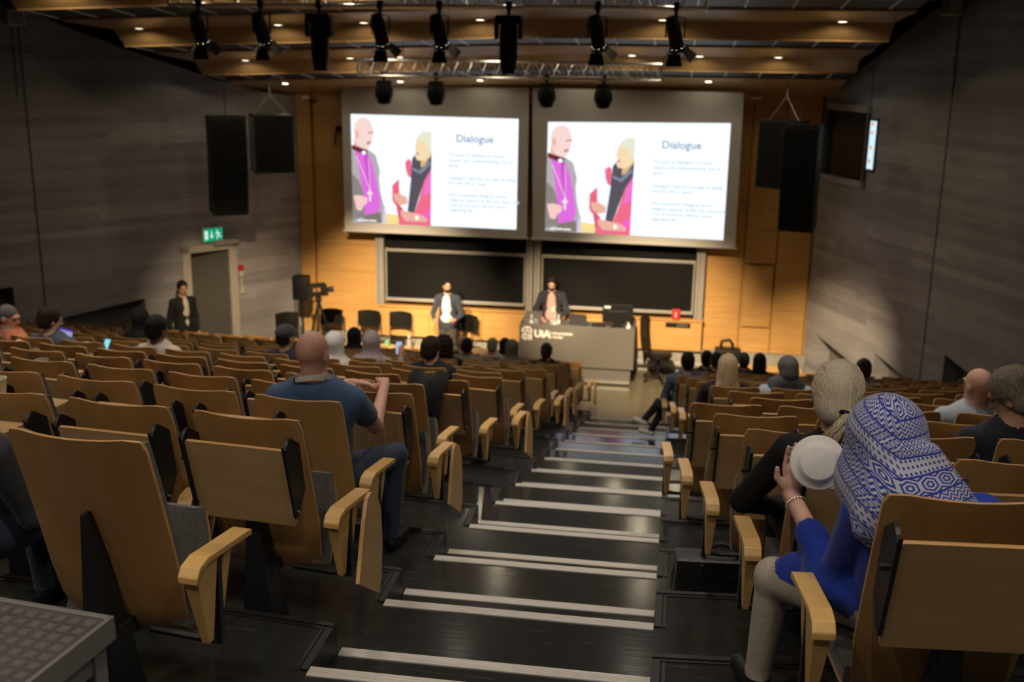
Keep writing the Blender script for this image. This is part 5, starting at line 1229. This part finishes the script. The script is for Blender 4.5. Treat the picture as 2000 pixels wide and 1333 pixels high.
# ================================================================== LOOSE THINGS IN THE ROWS
mat('yarn',(.10,.125,.16),.95,bump=((200,200,40),.6)); mat('can_blue',(.03,.03,.12),.35,.4); mat('cup_red',(.55,.08,.04),.5)
emit_mat('laptop_screen',(.42,.45,.72),.75); emit_mat('laptop_bar',(.12,.06,.55),.7); emit_mat('phone_screen',(.30,.85,.95),.9); emit_mat('phone_screen2',(.45,.6,.95),.9)
def board(S,k,n):
    """top centre of the opened writing tablet on the back of a seat"""
    (x,y,z),rz=seat_pos(-1 if S=='L' else 1,k,n); toff=-PITCHS/2 if (S=='L' and k in RESET_L) else 0.
    c=Matrix.Rotation(rz,3,'Z')@Vector((toff,-.10-.178,.962)); return Vector((x,y,z))+c, rz
def on_board(S,k,n,dx=0.,dy=0.):
    c,rz=board(S,k,n); d=Matrix.Rotation(rz,3,'Z')@Vector((dx,dy,0)); return tuple(c+d)
# yarn: a ball wound from separate turns
yb=MB(); rn=random.Random(5)
for j in range(46):
    ax=Vector((rn.gauss(0,1),rn.gauss(0,1),rn.gauss(0,1))).normalized(); a=ax.orthogonal().normalized(); b=ax.cross(a); off=rn.uniform(-.018,.018); r=math.sqrt(.046**2-off**2)
    yb.tube([tuple(ax*off+r*(math.cos(t)*a+math.sin(t)*b)+Vector((0,0,.05))) for t in np.linspace(0,2*math.pi,17)],.0042,'yarn',5,cap=False)
o=yb.build('ball_of_yarn',None,on_board('L',1,2,.12,.02),smooth=True,sharp=180); tag(o,'grey-blue ball of yarn on an opened writing tablet','yarn')

cup(on_board('L',2,2,-.12,.06),'cream paper cup with black round badge on a writing tablet',h=.115,r=.046,logo=True)
cup(on_board('L',4,4,-.05,.05),'clear plastic cup on a writing tablet near the wall side','clear_plastic',h=.09,r=.045,name='plastic_cup')
cup(on_board('R',4,3,-.1,-.05),'clear plastic cup behind the bald man with glasses','clear_plastic',h=.10,r=.042,name='plastic_cup')
cup(on_board('L',7,6,.02,.0),'red cup with black lid on a writing tablet','cup_red',h=.11,r=.045,lid='plastic_black')
cn=thing('drink_can','dark blue drink can with silver top beside the phone','can',on_board('L',7,7,.17,.10)); MB().lathe([(.026,0),(.033,.008),(.033,.105),(.028,.115)],'can_blue',18).build('body',cn,smooth=True); MB().lathe([(.028,.115),(.027,.112),(0,.112)],'alu',18).build('top',cn)
lt=thing('laptop','open laptop with violet and grey screen on a writing tablet','laptop',on_board('L',7,7,-.30,-.06),board('L',7,7)[1]-.35)
MB().box((-.16,-.11,0),(.16,.11,.016),'laptop_dark').build('base',lt,bevel=.003)
Tl=TR(0,.11,.014)@RX(math.radians(-14)); MB().box((-.16,0,0),(.16,.007,.225),'laptop_dark',T=Tl).build('lid',lt,bevel=.002); MB().box((-.15,-.0015,.012),(.15,-.0005,.195),'laptop_screen',T=Tl).build('display',lt); MB().box((-.15,-.0015,.195),(.15,-.0005,.215),'laptop_bar',T=Tl).build('display_bar',lt)
def phone(loc,rot,lb,m):
    t=thing('smartphone',lb,'phone',loc); t.rotation_euler=rot; MB().prism(rrect(-.037,-.075,.037,.075,.01),-.004,.004,'plastic_black').build('body',t); MB().prism(rrect(-.033,-.07,.033,.07,.007),.004,.0046,m).build('display',t)
(x,y,z),rz=seat_pos(-1,6,8); phone((x+.43,y+.60,z+.83),(math.radians(52),0,math.radians(-10)),'smartphone with turquoise screen in the hoodie man\'s hand','phone_screen')
(x,y,z),rz=seat_pos(-1,8,3); phone((x+.09+.25,y+.54,z+1.03),(math.radians(75),0,math.radians(5)),'smartphone with blue screen held by the mauve headscarf','phone_screen2')
# ---- black jacket hung over a seat back
(x,y,z),rz=seat_pos(-1,5,0)
jk=[]
rows=[]
for (yy,zz,w0,w1) in ((.13,.72,-.20,.02),(.10,.95,-.21,.05),(.06,1.07,-.21,.08),(.0,1.10,-.21,.09),(-.06,1.06,-.22,.08),(-.12,.95,-.23,.06),(-.135,.82,-.23,.05),(-.13,.70,-.22,.03),(-.12,.60,-.20,-.02),(-.115,.52,-.15,-.05)):
    rows.append([(w0+(w1-w0)*j/10, yy+.016*math.sin(j*1.7+zz*9)-(.012 if yy<0 else 0), zz+.02*math.sin(j*.9+1)) for j in range(11)])
jo=sheet(rows,.018,'cloth_black',dirv=(0,-1,0)).build('jacket',None,(x,y,z),(0,0,rz),smooth=True); tag(jo,'black jacket hung over a seat back by the aisle','jacket')
(x,y,z),rz=seat_pos(1,9,1)
# ---- black briefcase on the terrace step
mat('bag_leather',(.020,.020,.022),.34,bump=((60,60,60),.15))
bgx=thing('briefcase','black leather briefcase with shoulder strap on the step by the aisle','bag',(.30,5.02,ZP(2)),math.radians(4))
MB().box((-.22,-.06,0),(.22,.08,.24),'bag_leather').build('body',bgx,bevel=.02,smooth=True); MB().box((-.225,-.075,.10),(.225,.085,.265),'bag_leather').build('flap',bgx,bevel=.022,smooth=True)
MB().tube([(-.09,0,.255),(-.08,-.01,.31),(0,-.012,.335),(.08,-.01,.31),(.09,0,.255)],.014,'bag_leather',8).build('handle',bgx,smooth=True)
for s in (-1,1): MB().lathe([(0,0),(.009,0),(.009,.006),(0,.006)],'bolt_metal',10,T=TR(s*.095,-.076,.24)@RX(math.radians(90))).build('buckle',bgx)
st=[(-.215,.0,.22),(-.24,-.02,.17),(-.27,-.10,.10),(-.33,-.22,.03),(-.42,-.30,-.115+.10),(-.46,-.36,.01)]
MB().tube([(-.215,.0,.22),(-.235,-.02,.16),(-.25,-.06,.08),(-.275,-.12,.022),(-.34,-.22,.012),(-.40,-.28,.012),(-.43,-.34,.012)],.008,'bag_leather',6).build('strap',bgx,smooth=True)
# ---- aluminium chequer-plate stand at the foot of the picture
mat('chequer_alu',(.17,.155,.145),.36,.5,noise=((8,8,8),.3,.7,(.12,.11,.10))); mat('alu_frame',(.30,.285,.27),.36,.5); mat('tread_alu',(.42,.40,.37),.26,.6)
ps=thing('equipment_stand','aluminium stand with chequer-plate top beside the last row','stand',(-1.27,2.11,ZP(-1)),math.radians(-6.5))
ht=4.5-ZP(-1)
MB().box((-.95,-.70,ht-.012),(0,0,ht),'chequer_alu').build('top_plate',ps)
MB().box((-.95,-.012,ht-.055),(.004,.006,ht+.006),'alu_frame').build('edge_angle',ps,bevel=.003); MB().box((-.004,-.70,ht-.055),(.008,.006,ht+.006),'alu_frame').build('edge_angle',ps,bevel=.003)
for (lx,ly) in ((-.03,-.035),(-.03,-.66),(-.91,-.035),(-.91,-.66)): MB().box((lx-.022,ly-.022,0),(lx+.022,ly+.022,ht-.02),'alu_frame').build('leg',ps,bevel=.004)
MB().box((-.9,-.055,ht-.12),(-.05,-.02,ht-.06),'alu_frame').build('cross_bar',ps,bevel=.003); MB().box((-.05,-.64,ht-.12),(-.015,-.055,ht-.06),'alu_frame').build('cross_bar',ps,bevel=.003)
tr_=MB()
for iy in range(18):
    for ix in range(24):
        cx,cy=-.93+ix*.039,-.68+iy*.038
        if cx>-.02 or cy>-.02: continue
        hor=(ix+iy)%2==0
        for q in range(5):
            o_=(q-2)*.0046; L=.0115
            if hor: tr_.box((cx-L,cy+o_-.0012,ht),(cx+L,cy+o_+.0012,ht+.0018),'tread_alu')
            else: tr_.box((cx+o_-.0012,cy-L,ht),(cx+o_+.0012,cy+L,ht+.0018),'tread_alu')
o=tr_.build('tread_pattern',ps); tag(o,kind='stuff')
# ---- bags on the floor by the exit-door wall, wall lamp and smoke sensors
bb=thing('backpack','dark backpack on the floor between the door and the tripod','bag',(-7.6,18.65,0),.6)
link('body',sdf_mesh('body',[El((0,0,.26),(.19,.14,.27),0,.03),El((0,-.12,.18),(.14,.07,.15),0,.03),El((0,0,.0),(.5,.5,.02),0,.01,op='-')],.014,['cloth_charcoal']),bb); MB().tube([(-.05,.02,.50),(-.04,.02,.57),(.04,.02,.57),(.05,.02,.50)],.012,'cloth_black',6).build('handle',bb,smooth=True)
ls=thing('floor_lamp_case','tall dark lamp on stand in the corner behind the tripod','lamp',(-7.05,19.3,0)); MB().tube([(0,0,.02),(0,0,1.5)],.02,'plastic_black',8).build('pole',ls); MB().box((-.15,-.1,1.25),(.15,.14,1.72),'plastic_black').build('lamp_head',ls,bevel=.03,smooth=True); MB().lathe([(0,0),(.2,0),(.2,.02),(0,.02)],'plastic_black',16).build('base',ls)
wl=thing('wall_hook_lamp','small black angled wall lamp high on the wood panels','wall lamp',(-6.50,20.19,4.42)); MB().box((-.05,-.08,-.02),(.05,.01,.07),'plastic_black').build('mount',wl,bevel=.006); MB().tube([(-.02,-.06,.0),(-.05,-.09,-.12),(-.045,-.1,-.28)],.022,'plastic_black',8).build('arm',wl,smooth=True)
for i,(x,lb) in enumerate(((-7.05,'white smoke detector with green light by the left pilaster'),(1.25,'white smoke detector with green light by the hanging subwoofer'))):
    t=thing('smoke_detector',lb,'smoke detector',(x,19.95,5.20+zdrop(x))); MB().lathe([(.08,0),(.10,-.012),(.10,-.03),(.06,-.05),(0,-.05)],'white_metal',18).build('cover',t,smooth=True); MB().lathe([(0,-.052),(.008,-.052),(.008,-.049)],'exit_green',8).build('indicator',t)
# ---- recessed downlights: visible ones on the soffits, the same pattern continuing over the seating
emit_mat('downlight_glow',(1.,.86,.62),6.)
mat('downlight_ring',(.5,.46,.4),.4)
def soffit_z(i,Y):
    (ya,za),(yb,zb)=prof[i],prof[i+1]; return za+(zb-za)*(Y-ya)/(yb-ya)
XS={0:[-7.14, -5.0, -3.56, -1.81, 0.39],3:[-7.19, -5.4, -4.57, -0.84, 0.2, 1.39],6:[-7.68, -5.62, -4.39, -2.77, -0.33, 1.95]}
cnt=0
dl_mesh=MB().lathe([(0,-.004),(.055,-.004)],'downlight_glow',14).mesh('lens')
rg_mesh=MB().lathe([(.055,-.004),(.075,-.008),(.08,.0),(.08,.03)],'downlight_ring',14).mesh('rim')
rows_=['front soffit above the screens','second soffit back from the screens','third soffit back from the screens','fourth soffit back from the screens']
for i in range(0,len(prof)-3,3):
    Yl=19.1 if i==0 else prof[i][0]-.16
    xs=XS.get(i,[-7.4,-5.6,-3.8,-2.0,-.2,1.6])
    for j,x in enumerate(xs):
        z=soffit_z(i,Yl)+zdrop(x)
        if i<=9:
            sl_=math.atan2(prof[i][1]-prof[i+1][1],prof[i][0]-prof[i+1][0])
            t=thing('downlight',f"recessed round downlight, {ORD[j]} from the exit-door wall on the {rows_[i//3]}",'downlight',(x,Yl,z-.004),0,'recessed ceiling downlights')
            t.rotation_euler=(sl_,0,0); link('lens',dl_mesh,t); link('rim',rg_mesh,t)
            px_,py_=PX(x,Yl,z-.05); seen_=0<=px_<=2000 and 0<=py_<=1333
            lamp('downlight_light' if seen_ else 'downlight_light_offscreen','SPOT',(x,Yl,z-.05),(2.5 if i==0 else 9)*K_DOWN,(1.,.84,.58),aim=(x,Yl+.12,0),angle=168,blend=.25,size=.05)
        else:
            lamp('house_light_offscreen','SPOT',(x,Yl,z-.03),26*K_HOUSE,(1.,.87,.73),aim=(x,Yl,0),angle=120,blend=.8,size=.09)
